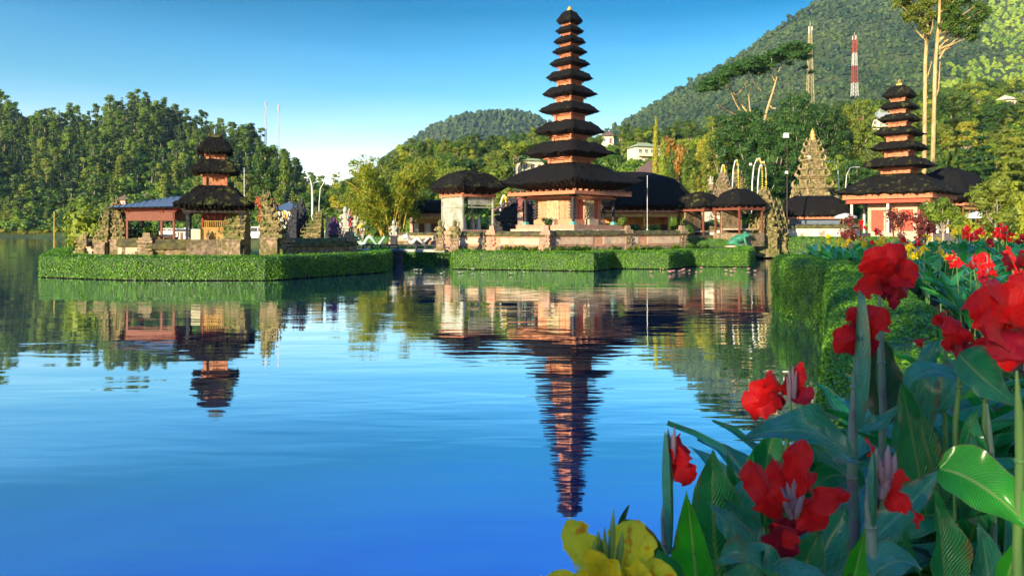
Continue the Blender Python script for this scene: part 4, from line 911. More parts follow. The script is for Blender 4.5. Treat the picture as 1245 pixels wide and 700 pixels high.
def tin_pavilion():
    D = 45; s_ = D/F; x, y = XY(192, D); z0 = 1.08; r = thing('raised_pavilion', 'open red wooden pavilion under a blue grey metal roof beside the three tiered pagoda', 'pavilion', (x, y, z0), R(6)); Zl = lambda py: CZ+(HY-py)*s_-z0
    g = G(); e, t = Zl(253.5), Zl(239); hx, hy = 2.3, 1.7
    A = [(-hx, -hy, e), (hx, -hy, e+.1), (hx, hy, e+.1), (-hx, hy, e), (.9, 0, t), (hx+.2, 0, t+.05)]
    top = [(0, 1, 5, 4), (2, 3, 4, 5), (3, 0, 4)]; g.add(A, top); g.add([(a, b, c-.08) for a, b, c in A], [f[::-1] for f in top], 1)
    for i in range(15): q = -hx+2*hx*i/14; zz = lambda X: e+(t-e)*min(1, (X+hx)/(hx+.9)); g.tube([(q, -hy, e+.02), (max(q, -hx+(hx+.9)*.0+q*0+q), -.02 if q > .9 else -hy+hy*min(1, (q+hx)/(hx+.9)), zz(q)+.02)], .025, 4)
    g.build('metal_roof', [M['tin'], M['darkwood']], r)
    frame_beam(r, 1.45, 1.2, e-.12, .12, 'redbeam', rafters=True)
    z1, z2 = Zl(268), Zl(257)
    for (cx, cy, a, b) in ((0, -1.2, 2.6, .08), (-1.35, 0, .08, 2.3), (1.35, 0, .08, 2.3)):
        g = G(); g.box((cx, cy, (z1+z2)/2), (a, b, z2-z1)); g.box((cx, cy, z1), (a+.14, b+.08, .07)); g.box((cx, cy, z2), (a+.14, b+.08, .07)); g.build('red_panel', M['redwood'], r)
    posts(r, 'post', [(sx*1.32, sy*1.16) for sx in (-1, 1) for sy in (-1, 1)]+[(.62, -1.16)], .0, e-.1, .11, 'redwood')
    g = G(); g.box((0, 0, .35), (3.1, 2.7, .7)); g.build('platform', M['stone'], r)
    g = G(); g.box((0.3, 0, 1.05), (1.4, 1.2, .12)); g.build('bench', M['redwood'], r)
tin_pavilion()
def candi(g, w_, h, rng, half=0, d=None, base=.28, n=7, mat=0, orn=1.0):
    """carved Balinese gate or tower: stepped tiers with corner flames. half=+1/-1 cuts it straight on one side"""
    d = d or w_*.8; z = 0
    def slab(ww, dd, z, t, m=mat):
        if half: g.box((half*ww/2, 0, z+t/2), (ww, dd, t), mat=m)
        else: g.box((0, 0, z+t/2), (ww, dd, t), mat=m)
    slab(w_, d, 0, h*base*.35); slab(w_*.86, d*.86, h*base*.35, h*base*.5); slab(w_*.98, d*.98, h*base*.85, h*base*.15)
    z = h*base
    for i in range(n):
        f = 1-(i/n)**1.15*.86; t = h*(1-base)/n*(1.0)
        slab(w_*.80*f, d*.78*f, z, t*.62); slab(w_*.95*f, d*.92*f, z+t*.62, t*.18); slab(w_*.86*f, d*.8*f, z+t*.8, t*.2)
        X = [half*w_*.92*f] if half else [-w_*.47*f, w_*.47*f]
        for x in X:
            for y in (-d*.46*f, d*.46*f):
                hh = t*1.05*orn; sx = 1 if x > 0 else -1
                g.tube([(x*.93, y*.9, z+t*.5), (x+sx*t*.16, y, z+t*.8), (x+sx*t*.10, y, z+t*.75+hh*.5), (x-sx*t*.05, y*.95, z+t*.7+hh)], [t*.22, t*.2, t*.12, .01], 5, mat)
        xs = np.linspace(0, 1, 4) if half else np.linspace(-.8, .8, 5)
        for q in list(xs)*2:
            for sy in (-1, 1): a_ = q+rng.uniform(-.15, .15); s2 = t*rng.uniform(.12, .34); g.ell(((half*abs(a_)*w_*.8*f) if half else a_*w_*.42*f, sy*d*.42*f, z+t*rng.uniform(.1, .9)), (s2, s2*.8, s2*rng.uniform(.7, 1.6)), mat, lvl=1, noise=.3, seed=rng.randint(999), smooth=False)
        z += t
    if half: g.tube([(half*w_*.07, 0, z-.1), (half*w_*.05, 0, z+h*.06), (half*w_*.01, 0, z+h*.11)], [w_*.07, w_*.045, .01], 5, mat)
    else: g.lathe([(w_*.1, 0), (w_*.13, h*.02), (w_*.06, h*.05), (w_*.07, h*.065), (.01, h*.1)], (0, 0, z), 8, mat)
def gate_half(label, px, D, ybot, ytop, w_, half, mt='stone_gold', seed=0, name='split_gate', cat='gate', rz=0, stump=None):
    s_ = D/F; x, y = XY(px, D); zb = CZ+(HY-ybot)*s_; h = (ybot-ytop)*s_/1.08; r = thing(name, label, cat, (x, y, zb), rz); g = G(); rng = rs(seed)
    candi(g, w_, h*.98, rng, half, n=6, base=.36); g.build('carved_tower', M[mt], r)
    if mt == 'stone_gold':
        g = G(); n = 620; z = rng.uniform(.25, 1.0, n)*h; k = 1-(z/h)**1.2*.85; xx = (half*rng.rand(n) if half else rng.uniform(-.5, .5, n))*w_*.95*k; yy = rng.choice([-1, 1], n)*w_*.36*k
        cards(g, np.stack([xx, yy, z], 1), np.stack([xx*0+.3*half, np.sign(yy), xx*0+.5], 1), .13, rng, .5, .8); g.build('growing_plants', M['leaf_mid'], r)
    if stump: g = G(); g.box((half*w_*.45, -w_*.32, h*.14), (w_*.7, w_*.4, h*.28)); g.box((half*w_*.45, -w_*.32, h*.29), (w_*.8, w_*.5, h*.03)); g.build('gate_foot', M[stump], r)
    return r
gate_half('mossy gold lit left half of the carved split gate in the left island wall', 301, 43.5, 312, 237, 1.55, -1, seed=1, stump='stone')
gate_half('mossy gold lit right half of the carved split gate in the left island wall', 319, 43.5, 312, 229, 1.35, 1, seed=2, stump='stone')
gate_half('left half of the narrow carved gate at the left end of the island wall', 134, 44.2, 312, 250, .9, -1, seed=3, stump='stone')
gate_half('right half of the narrow carved gate at the left end of the island wall', 137, 44.4, 312, 238, .95, 1, seed=4, stump='stone')
gate_half('tall dark left half of the black gate behind the island wall', 362, 54, 300, 247, 1.0, -1, 'stone_dark', 5)  # both halves in plain dark stone
gate_half('tall dark right half of the black gate behind the island wall', 364, 55, 300, 240, .75, 1, 'stone_dark', 6)
gate_half('mossy carved gate half right of the black gate on the left island', 392, 54, 300, 254, 1.5, -1, 'stone_gold', 7)
gate_half('low dark carved gate half at the back of the left island', 397, 54, 300, 262, 1.4, 1, 'stone_dark', 8)
gate_half('left half of the dark gate standing between grey shrine and tall pagoda', 629, 66, 290, 236, 2.6, -1, 'stone_dark', 9)
gate_half('right half of the dark gate standing between grey shrine and tall pagoda', 636, 66, 290, 238, 2.2, 1, 'stone_dark', 10)
r_ = gate_half('stout mossy guardian pillar with carved top beside the flood light mast', 929, 69, 312, 226, 2.2, 0, 'stone_gold', 11, 'carved_pillar', 'pillar')
r_ = gate_half('carved pillar hung with dry palm fibre left of the flood light mast', 944, 70, 312, 240, 1.7, 0, 'stone_gold', 12, 'carved_pillar', 'pillar')
gate_half('brown carved pillar on the slope left of the first curved white pole', 879, 92, 262, 208, 2.1, 0, 'stone', 14, 'carved_pillar', 'pillar')
gate_half('small carved shrine tower behind the wall between the curved poles', 897, 94, 258, 205, 2.3, 0, 'stone_gold', 15, 'carved_pillar', 'pillar')
M['stone_tower'] = mat('weathered_tower_stone', (.40, .30, .15), (.06, .05, .025), 3, .92, .9, .06, c3=(.16, .15, .04), sc3=1.6)
def stone_tower():
    D = 84; s_ = D/F; x, y = XY(988, D); z0 = 1.2; r = thing('stone_tower', 'tall tapering carved stone temple tower with golden moss tiers', 'tower', (x, y, z0), R(12)); rng = rs(4); Zl = lambda py: CZ+(HY-py)*s_-z0
    L = [(285, 245, 30, 34), (245, 226, 40, 50), (226, 213, 30, 42), (213, 205, 27, 34), (205, 194, 24, 32), (194, 185, 19, 26), (185, 177, 15, 21), (177, 171, 10, 15)]
    for i, (yb, yt, wb, ws) in enumerate(L):
        g = G(); z1, z2 = Zl(yb), Zl(yt); h = z2-z1; b, w_ = wb*s_/1.42, ws*s_/1.42
        g.box((0, 0, (z1+z2)/2), (b, b*.8, h)); g.box((0, 0, z2-h*.10), (w_, w_*.8, h*.16)); g.box((0, 0, z2-h*.28), (w_*.88, w_*.72, h*.12)); g.box((0, 0, z1+h*.06), (w_*.92, w_*.76, h*.12))
        g.box((0, -b*.42, z1+h*.45), (b*.34, .12, h*.6)); g.box((0, -b*.46, z1+h*.82), (b*.5, .16, h*.12))
        for sx in (-1, 1):
            for sy in (-1, 1):
                cx, cy = sx*w_*.46, sy*w_*.37; q = .06*w_+.08
                g.tube([(cx*.9, cy*.9, z2-h*.15), (cx+sx*q, cy, z2+q*.4), (cx+sx*q*.7, cy, z2+q*1.5), (cx-sx*q*.4, cy, z2+q*2.8)], [q*.9, q*.8, q*.5, .02], 6)
                g.tube([(sx*b*.5, sy*b*.4, z1+h*.15), (sx*b*.5, sy*b*.4, z2-h*.2)], [q*.7, q*.6], 6)
            for k in range(5): qs = rng.uniform(.06, .13)*h+.06; g.ell((sx*rng.uniform(.1, .48)*b, -b*.41, z1+h*rng.uniform(.15, .75)), (qs, .1, qs*1.2), lvl=1, noise=.3, seed=k, smooth=False)
        g.build('tower_tier', M['stone_tower'], r)
    for sx in (-1, 1): g = G(); candi(g, 1.3, Zl(232)-0, rng, n=5, base=.45, orn=.7); rotz_last(g, 0, 0, (sx*2.4, -.3, 0)); g.build('side_turret', M['stone_tower'], r)
    g = G(); g.box((0, -1.75, 2.4), (1.1, .3, 3.0)); g.box((0, -1.8, 4.1), (1.7, .3, .4)); g.build('doorway', M['carved'], r)
    g = G(); finial(g, Zl(171), Zl(156)-Zl(171), .42); g.build('finial', M['gold'], r)
stone_tower()
# walls
def wall(label, p0, p1, z0, z1, capm, panelm, plinthm, th=.5, cap=.3, plinth=.35, npost=(0, 1), postm=None, ph=.35, name='enclosure_wall', frame=None):
    a, b = np.array(XY(*p0)), np.array(XY(*p1)); L = np.linalg.norm(b-a); ang = math.atan2(b[1]-a[1], b[0]-a[0])
    r = thing(name, label, 'wall', (a[0], a[1], z0), ang); H = z1-z0
    g = G(); g.box((L/2, 0, plinth/2), (L, th+.16, plinth)); g.build('plinth', M[plinthm], r)
    g = G(); g.box((L/2, 0, (plinth+H-cap)/2), (L, th-.1, H-cap-plinth)); 
    if frame:
        n = max(1, int(round(L/5)))
        for i in range(n): c = L*(i+.5)/n; g.box((c, -(th-.1)/2-.02, (plinth+H-cap)/2), (L/n-.9, .05, (H-cap-plinth)*.62), mat=1); g.box((c, -(th-.1)/2-.03, plinth+.06), (L/n-.3, .07, .08)); g.box((c, -(th-.1)/2-.03, H-cap-.08), (L/n-.3, .09, .08))
    g.build('panel', [M[panelm], M[frame or panelm]], r)
    g = G(); n = max(4, int(L*3)); rng = rs(int(L*10)); V = []
    for i in range(n+1):
        for (q, z) in ((-th*.72, -.02), (-th*.6, cap*.5), (-th*.2, cap), (th*.2, cap), (th*.6, cap*.5), (th*.72, -.02)): V.append((L*i/n, q+rng.normal()*.015, H-cap+z+rng.normal()*.02))
    g.add(V, [(i*6+j, i*6+j+6, i*6+j+7, i*6+j+1) for i in range(n) for j in range(5)]+[tuple(range(6)), tuple(range(n*6, n*6+6))[::-1]]); g.box((L/2, 0, H-cap-.03), (L, th*1.3, .06)); g.build('cap', M[capm], r)
    for t in npost:
        g = G(); w_ = th*1.35; x = L*t
        g.box((x, 0, .16), (w_*1.3, w_*1.3, .32)); g.box((x, 0, H*.5), (w_*.8, w_*.8, H-.5)); g.box((x, 0, H*.42), (w_*1.05, w_*1.05, .12)); g.box((x, 0, H*.62), (w_*1.0, w_*1.0, .10)); g.box((x, 0, H-.16), (w_*1.15, w_*1.15, .14)); g.box((x, 0, H), (w_*.95, w_*.95, .16)); g.box((x, 0, H+ph*.5+.05), (w_*.6, w_*.6, ph), taper=.8)
        for k in range(7): g.ell((x+rng.uniform(-.3, .3)*w_, -w_*.45, rng.uniform(.3, H-.2)), (.09, .06, .1), lvl=1)
        g.build('pier', M[postm or panelm], r)
    return r
wall('sunlit salmon pink panelled wall left of the corner pier below the tall pagoda', (546, 54.2), (665, 51.0), 1.1, 2.52, 'mosscap', 'pink', 'stone', npost=(.02, .46, 1), postm='pink', frame='pinkpanel')
wall('shaded pink and grey panelled wall right of the corner pier below the tall pagoda', (666.5, 51.3), (829, 57.8), 1.1, 2.58, 'mosscap', 'pink', 'stone', npost=(.56, 1), postm='stone', frame='pinkpanel')
wall('mossy stone wall along the front of the left island below the pagoda', (180, 43.4), (272, 43.4), 1.05, 2.1, 'mosscap', 'stone', 'stone_dark', th=.6, cap=.55, plinth=.12, npost=(0,), ph=.3)
wall('short mossy stone wall between the narrow gate and the pavilion', (146, 43.8), (178, 43.5), 1.05, 2.1, 'mosscap', 'pinkpanel', 'stone', th=.5, cap=.4, plinth=.12, npost=(), name='enclosure_wall')
wall('short golden stone wall at the left end of the island', (103, 44.6), (124, 44.2), 1.05, 2.08, 'mosscap', 'pinkpanel', 'stone', th=.5, cap=.35, plinth=.12, npost=(0,), postm='stone_gold', ph=.2)
wall('mossy stone wall right of the split gate on the left island', (345, 44.2), (425, 48.5), 1.05, 2.12, 'mosscap', 'stone', 'stone_dark', th=.6, cap=.5, plinth=.12, npost=(0, 1), ph=.35)
wall('old white wall with black mossy top behind the green frog statue', (828, 74), (925, 72), 1.4, 3.2, 'mosscap', 'whitewall', 'whitewall', cap=.5, plinth=.2, npost=(), name='white_wall')
wall('old cream wall right of the flood light mast', (952, 72.5), (1045, 70), 1.7, 3.2, 'mosscap', 'whitewall', 'whitewall', cap=.35, plinth=.2, npost=(), name='white_wall')
wall('low salmon wall behind the bamboo at the left of the grey shrine', (480, 72), (545, 70), 1.2, 2.4, 'mosscap', 'pink', 'stone', cap=.2, plinth=.3, npost=(0, 1), frame='pinkpanel')
def shrubpot(px, D, z, s, lb): put_tree('bush0', 'potted_shrub', *XY(px, D), z, s, px, lb, cat='shrub')
shrubpot(665, 51.2, 2.85, .38, 'bushy potted shrub on the corner pier of the pink wall'); shrubpot(757, 54.9, 2.85, .42, 'bushy potted shrub on the middle pier of the shaded wall')
for px, lb in ((793, 'leftmost small round tree in front of the great hall'), (773, 'small flat topped tree in front of the great hall beams'), (750, 'small flat topped tree right of the tall pagoda posts'), (832, 'small round tree at the right end of the great hall')):
    put_tree('round0', 'small_tree', *XY(px, 66), 1.2, .28, px, lb, sz=.22)
# guardians and figures
def guardian(label, px, D, ybot, ytop, mt='stone_gold', ped='stone', name='guardian_statue', rz=0):
    s_ = D/F; x, y = XY(px, D); zb = CZ+(HY-ybot)*s_; h = (ybot-ytop)*s_; r = thing(name, label, 'statue', (x, y, zb), rz); ph = h*.42; g = G()
    g.box((0, 0, ph*.1), (h*.34, h*.34, ph*.2)); g.box((0, 0, ph*.5), (h*.24, h*.24, ph*.7)); g.box((0, 0, ph*.92), (h*.31, h*.31, ph*.16)); g.build('pedestal', M[ped], r)
    g = G(); H = h-ph
    g.lathe([(.20, 0), (.24, .1), (.22, .25), (.17, .38), (.20, .5), (.22, .6), (.12, .68), (.07, .72)], (0, 0, ph), 10, sx=H, sy=H*.8); 
    for i in range(len(g.V)): g.V[i][:, 2] = ph+(g.V[i][:, 2]-ph)*H
    g.ell((0, -.02*H, ph+.79*H), (.12*H, .12*H, .13*H), lvl=2); g.ell((0, -.13*H, ph+.78*H), (.03*H, .04*H, .03*H), lvl=1)
    g.lathe([(.13*H, 0), (.15*H, .03*H), (.08*H, .08*H), (.09*H, .11*H), (.01, .2*H)], (0, 0, ph+.86*H), 8)
    for sx in (-1, 1):
        g.tube([(sx*.19*H, 0, ph+.6*H), (sx*.30*H, -.05*H, ph+.45*H), (sx*.16*H, -.20*H, ph+.42*H)], [.07*H, .055*H, .045*H], 6); g.tube([(sx*.1*H, 0, ph+.2*H), (sx*.22*H, -.2*H, ph+.16*H), (sx*.16*H, -.2*H, ph+.0*H)], [.1*H, .08*H, .06*H], 6)
    g.tube([(.16*H, -.2*H, ph+.4*H), (.24*H, -.12*H, ph+.9*H)], [.035*H, .05*H], 6)
    g.build('figure', M[mt], r); return r
guardian('left mossy guardian statue at the foot of the bridge by the grey shrine', 535, 51.5, 305, 268); guardian('right mossy guardian statue at the corner of the pink wall by the grey shrine', 553, 50.5, 306, 268)
guardian('small mossy statue among plants below the sunlit pink wall', 588, 50.5, 303, 289); guardian('little carved statue at the left end of the island hedge wall', 104, 43.8, 300, 282, 'stone_gold')
guardian('small seated statue on the orange plinth terrace of the three tiered pagoda', 253, 42.8, 292, 280, 'stone_gold')
guardian('pale statue on a tall pedestal left of the bamboo', 420, 75, 292, 252, 'statue_cream', 'stone_grey'); guardian('red robed statue beside the pale statue left of the bamboo', 423.5, 77, 290, 256, 'cloth_red', 'stone')
guardian('white statue in front of the golden bamboo stems', 432, 80, 288, 262, 'statue_cream', 'stone'); guardian('second white statue nearer the golden bamboo', 441, 82, 290, 266, 'statue_cream', 'stone')
guardian('white elephant like figure below the bamboo', 441, 72, 293, 283, 'statue_cream', 'stone'); guardian('dark statue wrapped in purple cloth on the left island', 406, 50, 300, 264, 'cloth_purple', 'stone_dark')
guardian('dark statue with a bright green cloth behind the left island wall', 397, 60, 298, 276, 'leaf_lite' if False else 'mint', 'stone'); guardian('grey statue with white cap at the left of the little bridge', 479, 66, 300, 268, 'stone_grey', 'stone_dark')
guardian('small pale statue on the hill slope between the cypress trees and the dark tree', 864, 105, 232, 214, 'statue_cream', 'stone'); guardian('red flowered statue before the carved stone tower', 995, 80, 275, 238, 'carved', 'pink')
def parasol(label, px, D, ybot, ytop, mt, w_=.9):
    s_ = D/F; x, y = XY(px, D); zb = CZ+(HY-ybot)*s_; h = (ybot-ytop)*s_; r = thing('parasol', label, 'parasol', (x, y, zb)); g = G(); g.tube([(0, 0, 0), (0, 0, h)], .03, 6); g.build('pole', M['darkwood'], r)
    g = G(); g.lathe([(w_, h*.80), (w_*.98, h*.84), (w_*.6, h*.93), (.04, h)], n=12); g.lathe([(w_, h*.80), (w_*1.01, h*.74)], n=12); g.build('canopy', M[mt], r)
parasol('white fringed parasol among the red shrubs right of the stone tower', 1028, 66, 285, 259, 'cloth_white', .95); parasol('pale parasol above the yellow bushes right of the round headed tree', 1188, 50, 290, 257, 'cloth_white', .75); parasol('yellow parasol below the golden bamboo', 441, 78, 292, 272, 'cloth_yellow', .9); parasol('red parasol beside the great hall wall', 806, 72, 282, 261, 'cloth_red', .5)
def naga(label, px0, px1, D, mt, amp, seed, h=.8, humps=3):
    x0, y = XY(px0, D); x1, _ = XY(px1, D); r = thing('serpent_figure', label, 'statue', (x0, y, 1.25)); g = G(); L = x1-x0; pts = []; rr = []
    for i in range(33): t = i/32; pts.append((t*L, .2*math.sin(t*9), h*.5+amp*math.sin(t*humps*6.28+seed))); rr.append(.22*(1-t*.5))
    g.tube(pts, rr, 8); g.build('body', M[mt], r)
    g = G(); hx, hz = pts[0][0], pts[0][2]; g.ell((hx-.15, 0, hz+.15), (.38, .25, .24), lvl=2); g.tube([(hx-.1, 0, hz+.3), (hx+.05, 0, hz+.6)], [.1, .01], 5); g.build('head', M[mt], r)
    g = G()
    for i in range(3, 30, 2): a = pts[i]; g.tube([(a[0], a[1], a[2]+rr[i]*.7), (a[0]+.1, a[1], a[2]+rr[i]+.2)], [.07, .01], 4)
    g.build('crest', M['gold'], r)
naga('mint green serpent sculpture lying on the lawn left of the bridge', 431, 468, 68, 'mint', .35, 1.4, .8, 2); naga('white and gold serpent sculpture below the bamboo', 480, 512, 72, 'white', .25, 0, .9, 2); naga('white serpent sculpture with raised tail right of the bamboo', 495, 522, 70, 'white', .2, 2, .8, 2)
def frog():
    x, y = XY(899, 66); r = thing('frog_statue', 'big green seated frog statue on a stone slab by the water', 'statue', (x, y, 1.15), R(-8)); g = G()
    g.ell((-.15, 0, .62), (.85, .5, .42), rot=(0, -.45, 0), lvl=3); g.ell((.55, 0, .98), (.40, .40, .26), rot=(0, -.1, 0), lvl=3)
    for sy in (-1, 1):
        g.ell((.50, sy*.25, 1.22), (.13, .1, .12)); g.ell((-.55, sy*.42, .42), (.50, .2, .30), rot=(0, -.3, 0)); g.tube([(-.5, sy*.5, .3), (.1, sy*.6, .12), (.3, sy*.6, .06)], [.12, .1, .09], 7)
        g.tube([(.35, sy*.35, .8), (.45, sy*.48, .35), (.6, sy*.5, .08), (.85, sy*.52, .05)], [.13, .1, .09, .08], 7)
    g.build('body', M['frog'], r)
    for sy in (-1, 1): g = G(); g.ell((.60, sy*.28, 1.24), (.05, .06, .05)); g.build('eye', M['rubber'], r)
    g = G(); g.ell((0, 0, .0), (1.25, .8, .16), noise=.15, seed=3); g.build('stone_slab', M['pinkpanel'], r)
frog()
def bridge():
    a, b = np.array(XY(436, 56)), np.array(XY(545, 54)); L = np.linalg.norm(b-a); r = thing('foot_bridge', 'low dark stone footbridge joining the two islands', 'bridge', (a[0], a[1], 0), math.atan2(b[1]-a[1], b[0]-a[0]))
    g = G(); g.box((L/2, 0, 1.12), (L, 1.6, .18)); g.build('deck', M['stone_grey'], r)
    for sy in (-1, 1): g = G(); g.box((L/2, sy*.75, 1.5), (L, .08, .07)); [g.box((L*i/10, sy*.75, 1.35), (.08, .08, .36)) for i in range(11)]; g.build('railing', M['stone_dark'], r)
    for q in (.36, .42): g = G(); g.box((L*q, 0, .5), (.55, 1.4, 1.2)); g.box((L*q, 0, 1.0), (.8, 1.5, .16)); g.build('pier', M['stone_dark'], r)
bridge()
x, y = XY(482, 52); g = G(); g.lathe([(.5, -.6), (.5, .1), (.38, .2), (.45, .5), (.5, .7), (.35, .85), (.42, 1.0), (.5, 1.12), (.3, 1.22), (.05, 1.3)], (0, 0, 0), 10)
tag(g.build('stone_lantern', M['stone_dark'], loc=(x, y, 0)), 'dark carved stone bollard standing in the water before the bridge', 'bollard')
# small planting row
def agave():
    g = G(); rng = rs(3)
    for i in range(22):
        a = i*2.4; L = rng.uniform(.28, .5); e = rng.uniform(.6, 1.3); d = np.array([math.cos(a)*math.cos(e), math.sin(a)*math.cos(e), math.sin(e)]); s_ = np.array([-math.sin(a), math.cos(a), 0])*.035
        m_ = d*L*.6; t_ = d*L+np.array([d[0]*.1, d[1]*.1, -.06]); g.add([-s_*.6, s_*.6, m_+s_, m_-s_, t_], [(0, 1, 2, 3), (3, 2, 4)], 0)
    o = g.build('border_plant', M['leaf_mid']); return tag(o, 'low spiky green border plant between wall and hedge on the temple island', 'plant', 'border plants between the wall and the hedge')
ag = agave(); rng = rs(31); first = True
for i in range(84):
    px = rng.uniform(606, 862); Dn = np.interp(px, [556, 665, 830, 870], [55, 50.0, 55.5, 57])-rng.uniform(.3, 1.4); p = XY(px, max(Dn, 49.2 if px < 725 else 51.2))
    if first: ag.location = (*p, 1.1); first = False
    else: dup(ag, (*p, 1.1), rng.rand()*6, rng.uniform(.9, 1.6))
# masts, poles, lamps
def pole(label, px, D, ybot, ytop, rad, mt, name='flag_pole', cat='pole'):
    s_ = D/F; x, y = XY(px, D); zb = CZ+(HY-ybot)*s_; g = G(); h = (ybot-ytop)*s_; g.tube([(0, 0, -.3), (0, 0, h*.5), (0, 0, h)], [rad, rad*.9, rad*.75], 7); g.ell((0, 0, h), (rad*1.6,)*3, lvl=1); g.lathe([(rad*3, -.05), (rad*3, .12), (rad, .2)], n=8)
    return tag(g.build(name, M[mt], loc=(x, y, zb)), label, cat)
pole('thin pale flag pole in front of the great hall', 787, 60, 281, 214, .028, 'white'); pole('bamboo stake standing in the lake left of the island', 66, 60, 308, 258, .045, 'bamboo', 'bamboo_stake'); pole('thin white pole right of the three tiered pagoda', 297, 70, 290, 205, .04, 'white')
def floodmast():
    D = 70; s_ = D/F; x, y = XY(957, D); zb = 1.3; h = CZ+(HY-165)*s_-zb; r = thing('flood_light_mast', 'dark flood light mast with white lamp heads by the carved pillars', 'lamp', (x, y, zb)); g = G(); g.tube([(0, 0, 0), (0, 0, h)], [.08, .05], 8); g.box((0, 0, .3), (.35, .35, .7)); g.tube([(-3.6, .3, h*.735), (0, 0, h*.75), (2, -.2, h*.80)], .04, 5); g.build('mast', M['darkwood'], r)
    for (dx, zz, s) in ((-.15, h, .5), (-.1, h*.66, .28), (2.0, h*.80, .3), (-3.5, h*.735, .25)): g = G(); g.box((dx, -.1, zz), (s, s*.6, s*.9), taper=.8); g.build('lamp_head', M['white'], r)
floodmast()
def street_lamp(label, px, D, ybot, ytop, arm, mt='white', r0=.16, r1=.05):
    s_ = D/F; x, y = XY(px, D); zb = CZ+(HY-ybot)*s_; h = (ybot-ytop)*s_; r = thing('street_lamp', label, 'lamp', (x, y, zb)); g = G(); g.tube([(0, 0, -1), (0, 0, h*.6), (arm*.1, 0, h*.85), (arm*.45, 0, h*.98), (arm, 0, h)], [r0, r0*.9, r0*.7, r1, r1], 7); g.build('post', M[mt], r)
    g = G(); g.box((arm*1.15, 0, h-.02), (.5, .22, .12)); g.build('lamp_head', M['metal'], r)
street_lamp('curved white street lamp behind the left island', 380, 95, 285, 216, -.7); street_lamp('thin grey street lamp with long arm left of the bamboo', 388, 100, 290, 219, 1.6, 'metal', .07)
street_lamp('thin lamp with drooping arm left of the red pagoda', 1020, 90, 270, 196, -1.2, 'metal', .08); street_lamp('thin curved lamp beside the dark tree by the red pagoda', 1028, 88, 268, 203, 1.2, 'metal', .06)
def penjor(label, px, D, ybot, ytop, arm, drop):
    s_ = D/F; x, y = XY(px, D); zb = CZ+(HY-ybot)*s_; h = (ybot-ytop)*s_; r = thing('bamboo_penjor', label, 'pole', (x, y, zb)); g = G(); pts = [(0, 0, -1), (.05*arm, 0, h*.5), (.2*arm, 0, h*.82), (.5*arm, 0, h*.98), (.8*arm, 0, h), (arm, 0, h*(1-drop*.35)), (arm*1.08, 0, h*(1-drop))]
    g.tube(pts, [.10, .09, .075, .06, .05, .04, .03], 6); g.build('pole', M['white'], r); g = G()
    for i in range(6): g.ell((arm*1.05, 0, h*(1-drop)-i*.28), (.10, .10, .12), lvl=1)
    g.build('tassel', M['cloth_yellow'], r); g = G()
    rng = rs(int(px))
    for i in range(26): t = rng.uniform(.35, 1); k = t*6; j = int(min(k, 5)); q = np.array(pts[j])*(1-(k-j))+np.array(pts[j+1])*(k-j); g.tube([q, q+np.array([rng.normal()*.1, rng.normal()*.1, -.35])], [.05, .01], 4)
    g.build('leaf_fringe', M['cloth_yellow'], r)
penjor('leftmost curved white ceremonial pole before the dark trees', 890, 92, 262, 194, .75, .3); penjor('tall curved white ceremonial pole left of the doubled pair', 914, 88, 250, 192, 1.2, .4)
penjor('white ceremonial pole with long drooping end of the doubled pair', 921, 90, 248, 196, 1.0, .5); penjor('small faint curved pole before the trees left of the others', 876, 96, 240, 200, .5, .2)
penjor('curved bamboo pole just right of the split gate', 344, 62, 292, 257, -.9 , .35); penjor('curved bamboo pole left of the black gate', 352, 66, 290, 256, -.6, .3); penjor('pale curved pole beside the grey walled shrine', 608, 66, 280, 237, .5, .2)
def lattice(label, px, D, ybot, ytop, w_, bands, taper=.5):
    s_ = D/F; x, y = XY(px, D); zb = CZ+(HY-ybot)*s_; h = (ybot-ytop)*s_; r = thing('lattice_mast', label, 'mast', (x, y, zb-2)); h += 2; n = 14
    for bi, m_ in enumerate(bands):
        g = G(); k0, k1 = int(n*bi/len(bands)), int(n*(bi+1)/len(bands)); W_ = lambda k: w_*(1-(1-taper)*k/n)/2
        for k in range(k0, k1):
            a, b, za, zc = W_(k), W_(k+1), h*k/n, h*(k+1)/n; t = w_*.05
            A = [(-a, -a), (a, -a), (a, a), (-a, a)]; B = [(-b, -b), (b, -b), (b, b), (-b, b)]
            for j in range(4):
                g.tube([(*A[j], za), (*B[j], zc)], t, 4, cap=False); g.tube([(*A[j], za), (*B[(j+1) % 4], zc)], t*.7, 3, cap=False); g.tube([(*A[(j+1) % 4], za), (*B[j], zc)], t*.7, 3, cap=False); g.tube([(*B[j], zc), (*B[(j+1) % 4], zc)], t*.7, 3, cap=False)
        g.build('lattice_section', M[m_], r)
    g = G(); rng = rs(int(px))
    for i in range(5): a = rng.rand()*6.28; g.tube([(w_*.35*math.cos(a), w_*.35*math.sin(a), h*rng.uniform(.88, .95)), (w_*.35*math.cos(a), w_*.35*math.sin(a), h*1.0)], w_*.09, 5)
    g.tube([(0, 0, h), (0, 0, h*1.06)], w_*.03, 4); g.build('antenna', M['white'], r)
lattice('yellowish lattice telecom mast behind the flat topped tree', 985, 340, 130, 33, 2.8, ['rustmetal', 'rustmetal'], .35)
lattice('red and white striped lattice telecom mast on the mountain foot', 1039, 360, 112, 44, 2.5, ['white', 'redpaint', 'white', 'redpaint'], .45)
lattice('left thin radio mast on the left hill ridge', 323, 428, 172, 124, 1.1, ['metal'], .8); lattice('right thin radio mast on the left hill ridge', 339, 428, 185, 127, 1.1, ['metal'], .8)
